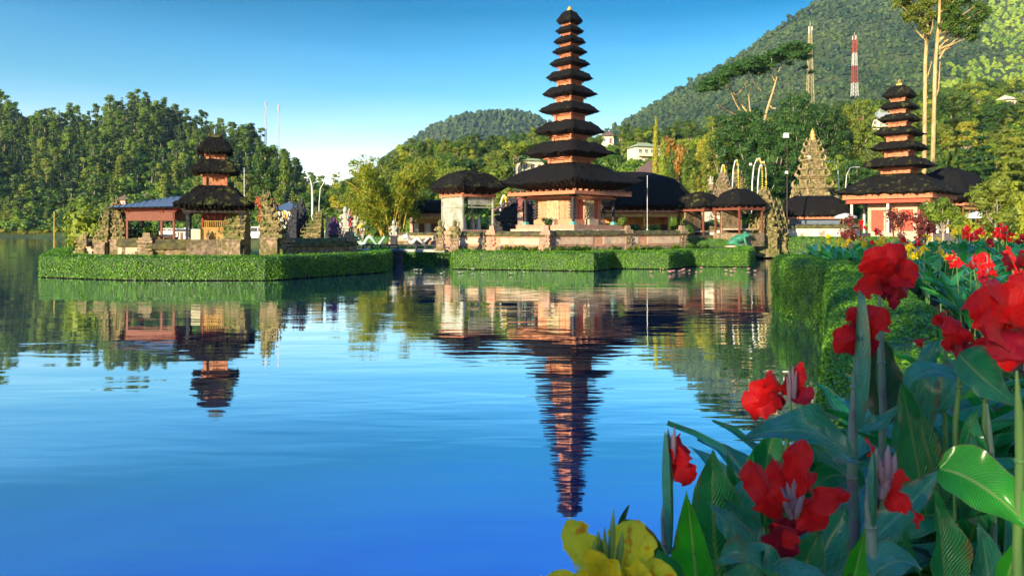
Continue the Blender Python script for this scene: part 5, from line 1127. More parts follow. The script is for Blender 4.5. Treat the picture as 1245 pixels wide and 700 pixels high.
# houses
def seat(px, py, D0, D1):
    """distance at which the terrain is as high as the point seen there"""
    Ds = np.linspace(D0, D1, 400); e = np.abs(terr(np.full(400, float(px)), Ds)-(CZ+(HY-py)/F*Ds)); return float(Ds[np.argmin(e)])
def house(label, px, D, ybot, wpx, hpx, roofm, wallm, rz=0, st=1, nw=3, rh=.35, name='house', d=6, gable=False):
    if D > 120: D = seat(px, ybot-2, D*.75, D*1.35)
    s_ = D/F; x, y = XY(px, D); zb = CZ+(HY-ybot)*s_; W_, H = wpx*s_, hpx*s_; r = thing(name, label, 'house', (x, y, zb), rz)
    g = G(); g.box((0, 0, H/2-1.5), (W_, d, H+3)); g.build('wall', M[wallm], r)
    g = G(); e = .7; hw, hd = W_/2+e, d/2+e; rt = min(W_, d)*rh; rx = max(W_/2-d*.35, .1)
    if gable: rx = hw
    A = [(-hw, -hd, H), (hw, -hd, H), (hw, hd, H), (-hw, hd, H), (-rx, 0, H+rt), (rx, 0, H+rt)]
    g.add(A, [(0, 1, 5, 4), (2, 3, 4, 5), (1, 2, 5), (3, 0, 4), (3, 2, 1, 0)])
    g.box((0, 0, H+rt), (2*rx+.1, .25, .14)); g.build('roof', M[roofm], r)
    sh = H/st
    for k in range(st):
        for i in range(nw):
            cx = W_*((i+.5)/nw-.5); ww, wh = W_/nw*.5, sh*.42; cz = sh*(k+.52)
            if k == 0 and i == nw//2:
                g = G(); g.box((cx, -d/2-.03, sh*.36), (ww*.8, .08, sh*.72)); g.build('door', M['redwood'], r); continue
            g = G(); t = .08
            for q in (-1, 1): g.box((cx+q*ww/2, -d/2-.05, cz), (t, .12, wh+t)); g.box((cx, -d/2-.045, cz+q*wh/2), (ww, .1, t))
            g.box((cx, -d/2-.045, cz), (t*.6, .09, wh)); f = g.build('window', M['white'], r)
            g = G(); g.box((cx, -d/2-.01, cz), (ww, .04, wh)); g.build('pane', M['glass'], f)
        if st > 1 and k: g = G(); g.box((0, -d/2-.6, sh*k), (W_*.96, 1.2, .15)); [g.box((W_*.48*(i/8*2-1), -d/2-1.15, sh*k+.5), (.07, .07, .9)) for i in range(9)]; g.box((0, -d/2-1.15, sh*k+.95), (W_*.96, .08, .08)); g.build('balcony', M['offwhite'], r)
    return r
house('two storey cream house with pale green roof on the hillside', 783, 175, 203, 32, 23, 'greenroof', 'offwhite', R(18), 2, 4, .22)
house('brown tile roofed building behind the great hall', 793, 140, 228, 38, 16, 'brownroof', 'offwhite', R(5), 1, 4, .45, d=9)
house('pale cream building glimpsed left of the tall pagoda tiers', 648, 140, 212, 34, 15, 'greenroof', 'offwhite', R(12), 1, 4, .12)
house('small pale house with brown roof right of the upper pagoda', 741, 205, 176, 15, 9, 'brownroof', 'offwhite', R(-20), 1, 2, .5)
house('pink house with low red roof in the trees left of the red pagoda', 1016, 190, 162, 17, 8, 'redroof', 'pinkwall', R(20), 1, 3, .35)
house('second red roofed pink house below the grey roofed villa', 1042, 185, 162, 17, 13, 'redroof', 'pinkwall', R(-10), 1, 3, .5)
house('yellow walled villa with grey hip roof left of the red pagoda top', 1072, 190, 166, 22, 20, 'greyroof', 'offwhite', R(-25), 2, 3, .6)
house('cream hilltop house with pale roof at the far right', 1240, 230, 128, 24, 8, 'offwhite', 'offwhite', R(-15), 1, 4, .5); house('left of the two pale roofed hilltop houses at the far right', 1222, 240, 130, 14, 7, 'offwhite', 'offwhite', R(10), 1, 3, .5)
house('low cream outbuilding with red tiles above the small thatched pavilions', 875, 100, 262, 32, 24, 'brownroof', 'offwhite', R(5), 1, 5, .15, d=4); house('tiny white shed among leaves right of the cypresses', 862, 125, 224, 9, 10, 'brownroof', 'white', R(0), 1, 1, .3, d=3)
for i, (px, lb) in enumerate(((102, 'leftmost far shore house with brown roof under the forest'), (152, 'second far shore house with brown roof under the forest'), (178, 'third far shore house partly behind the metal roofed pavilion'), (222, 'fourth far shore house seen past the three tiered pagoda'))):
    house(lb, px, 291, [247, 251, 249, 256][i], 14, 7, 'brownroof', 'pinkwall', R([10, -10, 15, 0][i]), 1, 3, .5)
for px, D, yb, lb in ((352, 110, 268, 'blue grey roofed shelter behind the black gate'),): house(lb, px, D, 270, 26, 14, 'tin', 'offwhite', R(5), 1, 3, .4, d=5, name='shelter')
house('long white kiosk behind the pavilion on the left island', 226, 75, 292, 18, 13, 'white', 'white', 0, 1, 3, .08, d=2, name='kiosk')
house('red and brown roofed pink building behind the dark gate', 628, 96, 268, 40, 12, 'redroof', 'pinkwall', R(10), 1, 4, .4, d=5)
house('pink walled building with brown roof seen below the bamboo', 530, 95, 275, 60, 15, 'brownroof', 'pinkwall', R(4), 1, 6, .3, d=5)
def van(label, px, D, z0, rz):
    x, y = XY(px, D); r = thing('parked_van', label, 'van', (x, y, z0), rz); g = G()
    pr = [(-2.1, .35), (-2.1, 1.0), (-1.9, 1.1), (-1.2, 1.75), (2.0, 1.8), (2.15, 1.0), (2.15, .35)]; V = [(a, -.85, b) for a, b in pr]+[(a, .85, b) for a, b in pr]; n = 7
    g.add(V, [tuple(range(n)), tuple(range(n, 2*n))[::-1]]+[(i, i+n, (i+1) % n+n, (i+1) % n) for i in range(n)]); g.build('body', M['white'], r)
    for a, b in ((-1.2, -.3), (-.15, .9), (1.0, 1.95)): g = G(); g.add([(a-(.35 if a < -1 else 0), -.86, 1.15), (b, -.86, 1.15), (b, -.86, 1.62), (a, -.86, 1.62)], [(0, 1, 2, 3)]); g.add([(a-(.35 if a < -1 else 0), -.852, 1.15), (b, -.852, 1.15), (b, -.852, 1.62), (a, -.852, 1.62)], [(3, 2, 1, 0)]); g.build('window', M['glass'], r)
    for a in (-1.35, 1.35):
        for s in (-1, 1): g = G(); g.tube([(a, s*.88, .33), (a, s*.68, .33)], .33, 14); g.tube([(a, s*.89, .33), (a, s*.86, .33)], .17, 10, mat=1); g.build('wheel', [M['rubber'], M['metal']], r)
    for s in (-1, 1): g = G(); g.box((-2.11, s*.6, .8), (.05, .3, .18)); g.build('headlight', M['metal'], r)
van('white van parked behind the split gate of the left island', 306, 92, 1.3, R(5)); van('second white van parked behind the pavilion on the left island', 206, 172, 1.3, R(0))
# water lilies and small things on the lake
def lily(label, seed, mt, n, px0, px1, D0, D1, group):
    rng = rs(seed); first = None
    m_ = M[mt]
    for i in range(n):
        px = rng.uniform(px0, px1); D = rng.uniform(D0, D1)
        if first is None:
            first = thing('water_lily', label, 'water lily', (*XY(px, D), .01), 0, group); g = G()
            for k in range(10): a = k*.628; g.add([(0, 0, .05), (.09*math.cos(a-.25), .09*math.sin(a-.25), .12), (.16*math.cos(a), .16*math.sin(a), .22), (.09*math.cos(a+.25), .09*math.sin(a+.25), .12)], [(0, 1, 2, 3)])
            g.build('blossom', m_, first); g = G()
            for k in range(2): q = rng.normal(size=2)*.3; g.add([(q[0], q[1], 0)]+[(q[0]+.18*math.cos(a), q[1]+.18*math.sin(a), .004*k) for a in np.linspace(.3, 6.1, 14)], [(0, j, j+1) for j in range(1, 14)])
            g.build('lily_pad', M['leaf_mid'], first); kids(first)
        else: dup(first, (*XY(px, D), .01), rng.rand()*6, rng.uniform(.5, .8))
lily('pink water lily floating in front of the stepped hedge', 41, 'cloth_red' if False else 'lily_pink', 16, 780, 918, 44, 50, 'pink lilies before the stepped hedge') if 'lily_pink' in M else None
lily('white water lily floating near the sunlit island hedge', 42, 'cloth_white', 12, 500, 700, 42, 47.5, 'white lilies before the island hedge')
# ---------------------------------------------------------------- canna flowers
def canna_leaf_mat(name, c1, c2, rib, rough=.33, bloom_sheen=False):
    m, t, b = nm(name); uv = t.nodes.new('ShaderNodeUVMap'); uv.uv_map = 'uv'
    sp = t.nodes.new('ShaderNodeSeparateXYZ'); t.links.new(uv.outputs[0], sp.inputs[0])
    au = math_(t, 'ABSOLUTE', math_(t, 'SUBTRACT', math_(t, 'MULTIPLY', sp.outputs[0], 2), 1)); v = sp.outputs[1]
    wob = math_(t, 'MULTIPLY', noise(t, coord(t), 7, 3), 9)
    ve = math_(t, 'SINE', math_(t, 'ADD', wob, math_(t, 'SUBTRACT', math_(t, 'MULTIPLY', v, 170), math_(t, 'MULTIPLY', au, 46))))
    n = noise(t, coord(t), 9, 5, .65); col = ramp(t, n, [(.3, c1), (.7, c2)])
    col = mixc(t, math_(t, 'MULTIPLY', ramp(t, ve, [(.2, (0, 0, 0)), (1, (1, 1, 1))]), .07), col, tuple(min(1, x*1.5) for x in c2))
    col = mixc(t, ramp(t, au, [(.0, (1, 1, 1)), (.03, (.85, .85, .85)), (.07, (0, 0, 0))]), col, rib)
    col = mixc(t, ramp(t, au, [(.95, (0, 0, 0)), (.985, (.8, .8, .8))]), col, (.22, .22, .06))
    if bloom_sheen: bl_ = noise(t, coord(t, 'UV', (9, 1.4, 1)), 2.6, 6, .7); col = mixc(t, ramp(t, bl_, [(.50, (0, 0, 0)), (.66, (.6, .6, .6))]), col, (.16, .34, .42))  # pale blue streaks: waxy bloom plus sky sheen put into the colour
    wear = ramp(t, noise(t, coord(t), 26, 4, .7), [(.60, (0, 0, 0)), (.70, (.8, .8, .8))]); col = mixc(t, wear, col, (.05, .06, .02))
    ed = math_(t, 'MULTIPLY', ramp(t, au, [(.62, (0, 0, 0)), (.98, (1, 1, 1))]), ramp(t, noise(t, coord(t), 11, 4, .7), [(.54, (0, 0, 0)), (.60, (1, 1, 1))])); col = mixc(t, ed, col, (.16, .10, .035))
    t.links.new(col, b.inputs['Base Color']); b.inputs['Specular IOR Level'].default_value = .5
    rr = ramp(t, noise(t, coord(t), 14, 4), [(.35, (rough*.8,)*3), (.7, (rough*1.5,)*3)]); t.links.new(rr, b.inputs['Roughness'])
    b.inputs['Coat Weight'].default_value = .6 if bloom_sheen else .3; b.inputs['Coat Roughness'].default_value = .16
    bump(t, b, math_(t, 'ADD', math_(t, 'MULTIPLY', ve, .14), math_(t, 'MULTIPLY', n, 1.6)), .6, .010)
    tr = t.nodes.new('ShaderNodeBsdfTranslucent'); mx = t.nodes.new('ShaderNodeMixShader'); mx.inputs[0].default_value = .3
    t.links.new(mixc(t, 1.0, col, (1.6, 1.9, .6), 'MULTIPLY'), tr.inputs[0]); t.links.new(b.outputs[0], mx.inputs[1]); t.links.new(tr.outputs[0], mx.inputs[2]); t.links.new(mx.outputs[0], t.nodes['Material Output'].inputs[0])
    return m
M['canna'] = canna_leaf_mat('canna_leaf', (.008, .12, .042), (.018, .26, .075), (.16, .26, .08))
M['canna_blue'] = canna_leaf_mat('canna_leaf_bloom_sheen', (.010, .14, .08), (.035, .28, .17), (.14, .30, .14), .34, True)
M['canna_bright'] = canna_leaf_mat('canna_leaf_bright', (.02, .24, .012), (.05, .46, .02), (.30, .42, .10), .4)  # brighter green: the lit look of some leaves put into the colour
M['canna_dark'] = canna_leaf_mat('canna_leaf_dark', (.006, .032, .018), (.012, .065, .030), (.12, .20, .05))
def petal_mat(name, c1, c2, spot=None):
    m, t, b = nm(name); uv = t.nodes.new('ShaderNodeUVMap'); uv.uv_map = 'uv'; n = noise(t, coord(t), 22, 4); sp = t.nodes.new('ShaderNodeSeparateXYZ'); t.links.new(uv.outputs[0], sp.inputs[0])
    wv = noise(t, coord(t, 'UV', (14, 1.2, 1)), 2.2, 3); col = ramp(t, math_(t, 'ADD', math_(t, 'MULTIPLY', n, .4), math_(t, 'MULTIPLY', wv, .6)), [(.38, c2), (.6, c1)]); vn = math_(t, 'SINE', math_(t, 'MULTIPLY', math_(t, 'ADD', sp.outputs[0], math_(t, 'MULTIPLY', n, .06)), 70)); col = mixc(t, math_(t, 'MULTIPLY', ramp(t, vn, [(.6, (0, 0, 0)), (1, (1, 1, 1))]), .35), col, c2); col = mixc(t, math_(t, 'MULTIPLY', ramp(t, sp.outputs[1], [(.0, (1, 1, 1)), (.3, (0, 0, 0))]), .7), col, tuple(x*.5 for x in c2))
    if spot: col = mixc(t, ramp(t, noise(t, coord(t), 48, 3), [(.56, (0, 0, 0)), (.66, (1, 1, 1))]), col, spot)
    t.links.new(col, b.inputs['Base Color']); b.inputs['Roughness'].default_value = .45; b.inputs['Specular IOR Level'].default_value = .25
    b.inputs['Sheen Weight'].default_value = .1; bump(t, b, wv, .4, .004)
    tr = t.nodes.new('ShaderNodeBsdfTranslucent'); mx = t.nodes.new('ShaderNodeMixShader'); mx.inputs[0].default_value = .5
    t.links.new(col, tr.inputs[0]); t.links.new(b.outputs[0], mx.inputs[1]); t.links.new(tr.outputs[0], mx.inputs[2]); t.links.new(mx.outputs[0], t.nodes['Material Output'].inputs[0])
    return m
M['petal_red'] = petal_mat('red_petal', (.95, .012, .012), (.62, .004, .010)); M['petal_crimson'] = petal_mat('crimson_petal', (.55, .008, .025), (.28, .004, .02))
M['petal_yellow'] = petal_mat('yellow_petal', (.95, .80, .03), (.80, .60, .015), (.85, .28, .01))
M['bud'] = mat('purple_grey_bud', (.26, .18, .22), (.13, .08, .12), 30, .5, .2, .003, stretch=(1, 1, .2)); M['bud_green'] = mat('green_bud', (.22, .30, .06), (.10, .18, .04), 20, .5, .2, .003)
M['stem_grey'] = mat('grey_green_stem', (.17, .24, .18), (.10, .17, .12), 14, .5, .2, .003, c3=(.16, .10, .13), sc3=5, stretch=(1, 1, .15)); M['stem_green'] = mat('green_stem', (.12, .24, .06), (.07, .15, .04), 14, .45, .2, .003, stretch=(1, 1, .15))
def blade(g, b, c, e, w_, nrm, fold=.3, wave=.03, seed=0, nt=13, nu=7, kind='leaf', mat_=0, roll=0):
    """one leaf or petal: midrib from b over c to e, full width w_, upper side facing nrm"""
    b, c, e = map(lambda q: np.array(q, float), (b, c, e)); rng = rs(seed); t = np.linspace(0, 1, nt)[:, None]; L = np.linalg.norm(e-b)
    mid = b*(1-t)**2+2*c*t*(1-t)+e*t*t; T = unit(2*(1-t)*(c-b)+2*t*(e-c)); nr = unit(np.array(nrm, float))
    S = unit(np.cross(T, nr)); N = unit(np.cross(S, T)); tt = t[:, 0]
    if kind == 'leaf': pf = np.sin(np.pi*np.clip(tt, 0, 1)**.72)**.85*(1-.25*tt); pf[0] = .07; pf[-1] = 0.01
    elif kind == 'spear': pf = np.sin(np.pi*np.clip(tt*.92+.06, 0, 1))**.6; pf[-1] = .02
    else: pf = np.clip(np.sin(np.pi*(.10+.84*tt**1.15)), .05, 1)**.75; pf[-1] *= .6
    pf = pf/pf.max()
    if kind == 'petal': pf = pf*(1+.14*np.sin(tt*13+rng.rand()*6)+.08*rng.normal(size=nt))
    if kind == 'leaf': pf = pf*(1+.035*np.sin(tt*11+rng.rand()*6)+.012*rng.normal(size=nt))
    u = np.linspace(-1, 1, nu); ph = rng.rand(4)*6.28; ro = roll*(tt-.4)
    Sr = S*np.cos(ro)[:, None]+N*np.sin(ro)[:, None]; Nr = N*np.cos(ro)[:, None]-S*np.sin(ro)[:, None]
    V = []; UV = []
    for j, uu in enumerate(u):
        fz = fold*abs(uu)**1.3*pf*w_*.5+wave*L*(abs(uu)**1.6)*(np.sin(tt*9+ph[0]+(ph[1] if uu > 0 else 0))*.6+np.sin(tt*17+ph[2]*(1 if uu > 0 else 2))*.4)
        cr = 1-.18*abs(fold)*abs(uu)
        V.append(mid+Sr*(uu*cr*pf*w_*.5)[:, None]+Nr*fz[:, None]); UV.append(np.stack([np.full(nt, uu*.5+.5), tt], 1))
    V = np.stack(V, 1).reshape(-1, 3); UV = np.stack(UV, 1).reshape(-1, 2)
    q = np.array([(i*nu+j, i*nu+j+1, (i+1)*nu+j+1, (i+1)*nu+j) for i in range(nt-1) for j in range(nu-1)])
    g.add(V, q, mat_, .5, UV, smooth=True)
def blossom(g, c, s, rng, nt=6, nu=5, dirn=None, m_=0, k=5):
    d0 = unit(np.array([rng.normal()*.8, rng.normal()*.8, rng.uniform(.1, .9)])) if dirn is None else unit(np.array(dirn, float))
    c = np.array(c, float)
    for i in range(k):
        a = i*2*math.pi/k+rng.rand()*.7; ax = unit(np.cross(d0, [.2, .3, 1.0])); ay = np.cross(d0, ax); o = ax*math.cos(a)+ay*math.sin(a)
        tip = c+(o*rng.uniform(.75, 1.0)+d0*rng.uniform(.1, .6))*s; mid = c+(o*.3+d0*.55)*s
        blade(g, c, mid, tip, s*rng.uniform(.6, .9), d0*.7-o*.5, -.2, .07, rng.randint(9999), nt, nu, 'petal', m_, rng.uniform(-.4, .4))
def canna_proto(seed, col, leaves=9, H=1.15):
    rng = rs(seed); r = thing('canna_plant', 'canna', 'flower', (0, 0, 0)); g = G(); st = []
    for k in range(3):
        a = rng.rand()*6.28; q = np.array([.10*math.cos(a), .10*math.sin(a), 0]); top = q*2.2+np.array([0, 0, H*rng.uniform(.88, 1.05)*(1 if col else .55)]); g.tube([q, (q+top)/2+rng.normal(size=3)*.02, top], [.014, .011, .006], 6); st.append((q, top))
    g.build('stem', M['stem_green'], r); mats = ['canna', 'canna_blue', 'canna_dark', 'canna_bright']; g = G()
    for i in range(leaves):
        a = i*2.4+rng.rand()*.6; z = H*(.18+.55*i/leaves); L = rng.uniform(.38, .58); el = rng.uniform(.5, 1.25); h = np.array([math.cos(a), math.sin(a), 0]); q = st[i % 3][0]*1.3+np.array([0, 0, z*.6])
        c = q+h*L*.35*math.cos(el)+np.array([0, 0, L*.75*math.sin(el)]); e = q+h*L*(.5+.6*math.cos(el))+np.array([0, 0, L*(math.sin(el)*1.0-.18*rng.rand())+.04])
        blade(g, q, c, e, L*rng.uniform(.34, .44), -h*.6+np.array([0, 0, .8]), .35, .025, rng.randint(9999), 9, 5, 'leaf', [0, 0, 1, 2, 0, 1][rng.randint(6)] if rng.rand() > .08 else 3, rng.uniform(-.5, .5))
    g.build('leaves', [M[x] for x in mats], r)
    if col:
        for q, top in st[:2 if col != 'petal_yellow' else 3]:
            g = G()
            for k in range(5 if col != 'petal_yellow' else 4): blossom(g, top+np.array([rng.normal()*.035, rng.normal()*.035, rng.uniform(-.12, .05)]), rng.uniform(.068, .095), rng, m_=int(rng.rand() < .3), k=4)
            g.build('flower_head', [M[col], M['petal_crimson' if col != 'petal_yellow' else col]], r)
            g = G()
            for k in range(5): g.tube([top+np.array([0, 0, -.02]), top+np.array([rng.normal()*.012, rng.normal()*.012, rng.uniform(.05, .09)])], [.009, .003], 5)
            g.build('buds', M['bud'], r)
    kids(r); return r
protos = {'red': [canna_proto(200+i, 'petal_red') for i in range(3)], 'yellow': [canna_proto(210, 'petal_yellow')], 'leaf': [canna_proto(220+i, None, 10) for i in range(2)]}
LB = {'red': ('red flowered canna in the lakeside flower bed', 'red cannas in the flower bed'), 'yellow': ('yellow flowered canna in the lakeside flower bed', 'yellow cannas in the flower bed'), 'leaf': ('broad leaved canna without flowers in the lakeside bed', 'flowerless cannas in the flower bed')}
used = set(); rng = rs(77); nb = 0
def edge_u(Y): return float(np.interp(Y, [y for x, y in NH[::1]], [x/y for x, y in NH]))
Y = 3.4
while Y < 27.5:
    stp = .50+Y*.012; Xa = edge_u(Y)*Y+(1.15 if Y > 4 else .95)+.25+(.9*min(1, max(0, (9-abs(Y-9))/5)) if Y < 14 else 0)*.55; X = Xa; Xb = Y*.735+.5
    while X < Xb:
        x, y = X+rng.uniform(-.2, .2), Y+rng.uniform(-.25, .25); px = CXP+F*x/y
        edge = x-Xa < 1.2; r_ = rng.rand(); kind = 'leaf' if r_ < (.52 if Y < 7 else .74) else 'red'
        if 12 < Y < 27 and px < 1165 and rng.rand() < .5: kind = 'yellow' if rng.rand() < .25 else 'leaf'
        s = rng.uniform(.78, .98)*(.85 if edge else 1)
        s *= 1+.36*min(1, max(0, (Y-6)/7))
        p = protos[kind][rng.randint(len(protos[kind]))]; lab, grp = LB[kind]
        if p.name not in used:
            used.add(p.name); p.location = (x, y, 1.2); p.scale = (s, s, s); p['label'] = lab; p['group'] = grp
        else: dup(p, (x, y, 1.2), rng.rand()*6.28, s, lab, grp)
        nb += 1; X += stp*rng.uniform(.85, 1.25)
    Y += stp
print('bed plants', nb)
# red leaved / red flowered shrubs beyond the bed in front of the red pagoda
rng = rs(5)
for px, D, lb in ((1034, 40, 'red leaved shrub left of the white parasol'), (1090, 36, 'dark red foliage plant before the red pagoda door'), (1126, 33, 'dark red foliage plant right of the pagoda posts')):
    x, y = XY(px, D); r = thing('red_shrub', lb, 'shrub', (x, y, 1.2)); g = G(); t = G()
    bl = [(rng.uniform(-.5, .5), rng.uniform(-.3, .3), rng.uniform(.9, 2.2), rng.uniform(.2, .38), 1) for _ in range(9)]; crown(g, bl, 500, .13, rng, core=.5)
    for b_ in bl: t.tube([(b_[0]*.2, 0, 0), (b_[0], b_[1], b_[2])], [.03, .015], 5)
    t.build('stems', M['bark'], r); g.build('crown', M['leaf_dullred'], r)
# --- foreground cannas, each leaf and bloom modelled by hand
def Q(px, py, D): return P(px, py, D)
def leaf_(r, b, c, e, wpx, D, m_='canna', nrm=(0, -1, .3), fold=.3, wave=.02, seed=0, roll=0, De=None, nm_='leaf', kind='leaf'):
    """b,c,e are (across, down) in the picture's scale with depths D (base) and De (tip)"""
    De = De or D; g = G(); s_ = D/F; wave *= 2.0 if kind == 'leaf' else 1; fold *= 1.3 if kind == 'leaf' else 1; bb, cc, ee = Q(*b, D), Q(*c, (D+De)/2), Q(*e, De)
    blade(g, bb, cc, ee, wpx*s_, nrm, fold, wave, seed, 22, 11, kind, 0, roll)
    for i in range(len(g.V)): g.V[i] = g.V[i]-np.array(r.location)
    return g.build(nm_, M[m_], r)
def bloom(r, D, petals, m_='petal_red', seed=0, buds=(), budm='bud', extra=0, cx=None):
    rng = rs(seed); s_ = D/F; g = G()
    for i, (b, e, wpx) in enumerate(petals):
        dz = rng.uniform(-.03, .03); bb, ee = Q(*b, D), Q(*e, D+dz); c = (bb+ee)/2+np.array([rng.normal()*.004, -.012-.015*rng.rand(), .006])
        blade(g, bb, c, ee, wpx*s_*1.0, (rng.normal()*.45, -1, .35+rng.normal()*.4), rng.uniform(-.6, .4), .13, seed*31+i, 16, 11, 'petal', int(i % 5 == 4), rng.uniform(-.5, .5))
    for k in range(extra):
        q = Q(cx[0]+rng.normal()*cx[2], cx[1]+rng.normal()*cx[2], D+.04+rng.uniform(-.03, .05)); blossom(g, q, rng.uniform(18, 28)*s_, rng, 9, 7, (rng.normal()*.5, -1, rng.normal()*.5), m_=int(rng.rand() < .6), k=4)
    for i in range(len(g.V)): g.V[i] = g.V[i]-np.array(r.location)
    g.build('flower', [M[m_], M['petal_crimson' if m_ == 'petal_red' else m_]], r)
    if buds:
        g = G()
        for (b, e, w_) in buds:
            bb, ee = Q(*b, D-.012+rng.uniform(-.01, .01)), Q(*e, D-.015+rng.uniform(-.01, .01)); k = np.linspace(0, 1, 6)[:, None]
            g.tube(bb*(1-k)+ee*k, [w_*s_*.5*x for x in (.5, .85, 1, .9, .55, .08)], 8)
        for i in range(len(g.V)): g.V[i] = g.V[i]-np.array(r.location)
        g.build('buds', M[budm], r)
def stalk(r, pts, D, wpx, m_='stem_grey', nm_='stem'):
    s_ = D/F; g = G(); rj = rs(int(pts[0][0])); Pn = [Q(a, b, D) if len((a, b)) == 2 else 0 for a, b in pts]; foot = Pn[0].copy(); foot[2] = 1.2; Pn = [foot]+Pn; Pn = [q for i in range(len(Pn)-1) for q in (Pn[i], (Pn[i]+Pn[i+1])/2+rj.normal(size=3)*.0035)]+[Pn[-1]]
    n = len(Pn)
    for q in Pn[2:-2:2]: g.ell(q-np.array(r.location), (wpx*s_*.58,)*2+(wpx*s_*.35,), lvl=2)
    g.tube([p-np.array(r.location) for p in Pn], [wpx*s_*.5*(1.1-.35*i/(n-1)) for i in range(n-1)]+[wpx*s_*.12], 10); g.build(nm_, M[m_], r)
def hero(name, px, D, label): x, y = XY(px, D); return thing(name, label, 'flower', (x, y, 1.2))
A_ = hero('canna_plant', 1040, 1.78, 'tall canna with upright grey stem and two red heads against the hedge')
stalk(A_, [(1036, 700), (1036, 580), (1041, 470), (1044, 400)], 1.75, 13); stalk(A_, [(1072, 560), (1072, 440), (1069, 352)], 1.98, 9)
leaf_(A_, (1041, 520), (1036, 430), (1044, 352), 22, 1.73, 'canna_blue', (1, -.5, 0), 1.6, .0, 1, nm_='rolled_leaf', kind='spear')
bloom(A_, 1.98, [((1072, 345), (1062, 300), 44), ((1075, 345), (1095, 296), 46), ((1080, 342), (1111, 330), 44), ((1070, 348), (1038, 350), 28), ((1085, 346), (1103, 362), 32), ((1075, 335), (1078, 296), 44), ((1066, 335), (1054, 318), 34), ((1088, 335), (1106, 316), 34)], seed=1, extra=4, cx=(1080, 334, 10))
bloom(A_, 1.75, [((1050, 400), (1017, 430), 42), ((1050, 398), (1074, 374), 40), ((1052, 400), (1070, 402), 34), ((1042, 392), (1030, 376), 22), ((1045, 402), (1052, 434), 30), ((1045, 400), (1014, 412), 26)], seed=2, extra=1, cx=(1048, 404, 6), buds=[((1046, 402), (1042, 380), 6)])
leaf_(A_, (1046, 566), (990, 500), (903, 533), 62, 1.72, 'canna_blue', (.1, -.75, .8), .25, .03, 3, .5, 1.55)
leaf_(A_, (1046, 582), (1010, 560), (955, 520), 42, 1.85, 'canna', (.2, -.6, .9), .3, .03, 4, .2)
leaf_(A_, (930, 640), (925, 560), (945, 516), 62, 2.05, 'canna', (0, -1, .1), .2, .02, 5)
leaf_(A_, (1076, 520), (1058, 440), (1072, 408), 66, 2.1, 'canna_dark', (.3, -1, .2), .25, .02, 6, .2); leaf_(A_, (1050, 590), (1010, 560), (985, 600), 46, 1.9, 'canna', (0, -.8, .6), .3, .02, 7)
B_ = hero('canna_plant', 950, 1.4, 'lowest central canna with large ruffled red flower and purple buds')
bloom(B_, 1.38, [((950, 628), (913, 558), 50), ((955, 612), (976, 534), 36), ((970, 618), (1032, 598), 30), ((966, 615), (1003, 643), 46), ((955, 642), (926, 698), 54), ((950, 622), (926, 604), 44), ((960, 600), (938, 556), 34), ((962, 640), (950, 660), 34), ((972, 600), (990, 574), 20)], seed=3, extra=2, cx=(956, 628, 8),
      buds=[((960, 622), (958, 572), 11), ((964, 620), (968, 566), 11), ((957, 620), (949, 590), 10), ((969, 622), (980, 575), 10), ((962, 630), (953, 606), 9), ((967, 630), (975, 600), 9)])
stalk(B_, [(946, 760), (950, 690), (957, 640)], 1.40, 9, 'stem_green')
leaf_(B_, (905, 720), (900, 640), (858, 612), 54, 1.45, 'canna_blue', (.3, -.7, .7), .25, .03, 8, -.3); leaf_(B_, (900, 740), (930, 650), (878, 606), 62, 1.6, 'canna_blue', (-.2, -.7, .8), .3, .03, 9, .4)
leaf_(B_, (958, 730), (912, 660), (873, 680), 64, 1.35, 'canna_blue', (-.1, -.6, .9), .3, .03, 10, .2, 1.2); leaf_(B_, (970, 740), (1010, 650), (1030, 612), 58, 1.55, 'canna_blue', (.1, -.6, .8), .3, .03, 11)
leaf_(B_, (960, 750), (975, 690), (1000, 640), 60, 1.5, 'canna', (-.4, -.8, .5), .3, .02, 12); leaf_(B_, (930, 740), (985, 700), (1005, 700), 70, 1.3, 'canna_blue', (0, -.5, 1), .3, .03, 13, .3)
leaf_(B_, (880, 760), (905, 720), (930, 668), 60, 1.32, 'canna', (-.1, -.5, .9), .2, .03, 130)
Cc = hero('canna_plant', 850, 1.6, 'leftmost red canna with one bloom beside a closed purple grey spear')
stalk(Cc, [(808, 740), (808, 660), (812, 600), (820, 560)], 1.6, 9, 'stem_grey')
leaf_(Cc, (812, 668), (800, 590), (808, 524), 16, 1.58, 'canna_blue', (1, -.5, 0), 1.5, 0, 14, nm_='rolled_leaf', kind='spear')
bloom(Cc, 1.6, [((817, 562), (826, 531), 26), ((819, 560), (840, 588), 30), ((818, 558), (838, 552), 24), ((815, 566), (813, 545), 12)], seed=4, buds=[((815, 566), (812, 520), 8), ((818, 562), (820, 518), 7), ((813, 572), (807, 535), 7), ((821, 558), (816, 528), 6)])
leaf_(Cc, (880, 745), (862, 640), (867, 546), 92, 1.65, 'canna', (.15, -1, .2), .2, .015, 15); leaf_(Cc, (852, 770), (846, 690), (835, 596), 66, 1.45, 'canna_bright', (-.5, -1, .3), .5, .015, 16)
leaf_(Cc, (896, 640), (892, 585), (884, 551), 18, 1.8, 'canna', (0, -1, .3), .6, .05, 17, 1.0); leaf_(Cc, (905, 690), (890, 590), (925, 580), 44, 1.75, 'canna_blue', (0, -.7, .8), .3, .03, 18)
D_ = hero('canna_plant', 770, 1.15, 'large yellow canna bloom with orange blotches at the bottom edge')
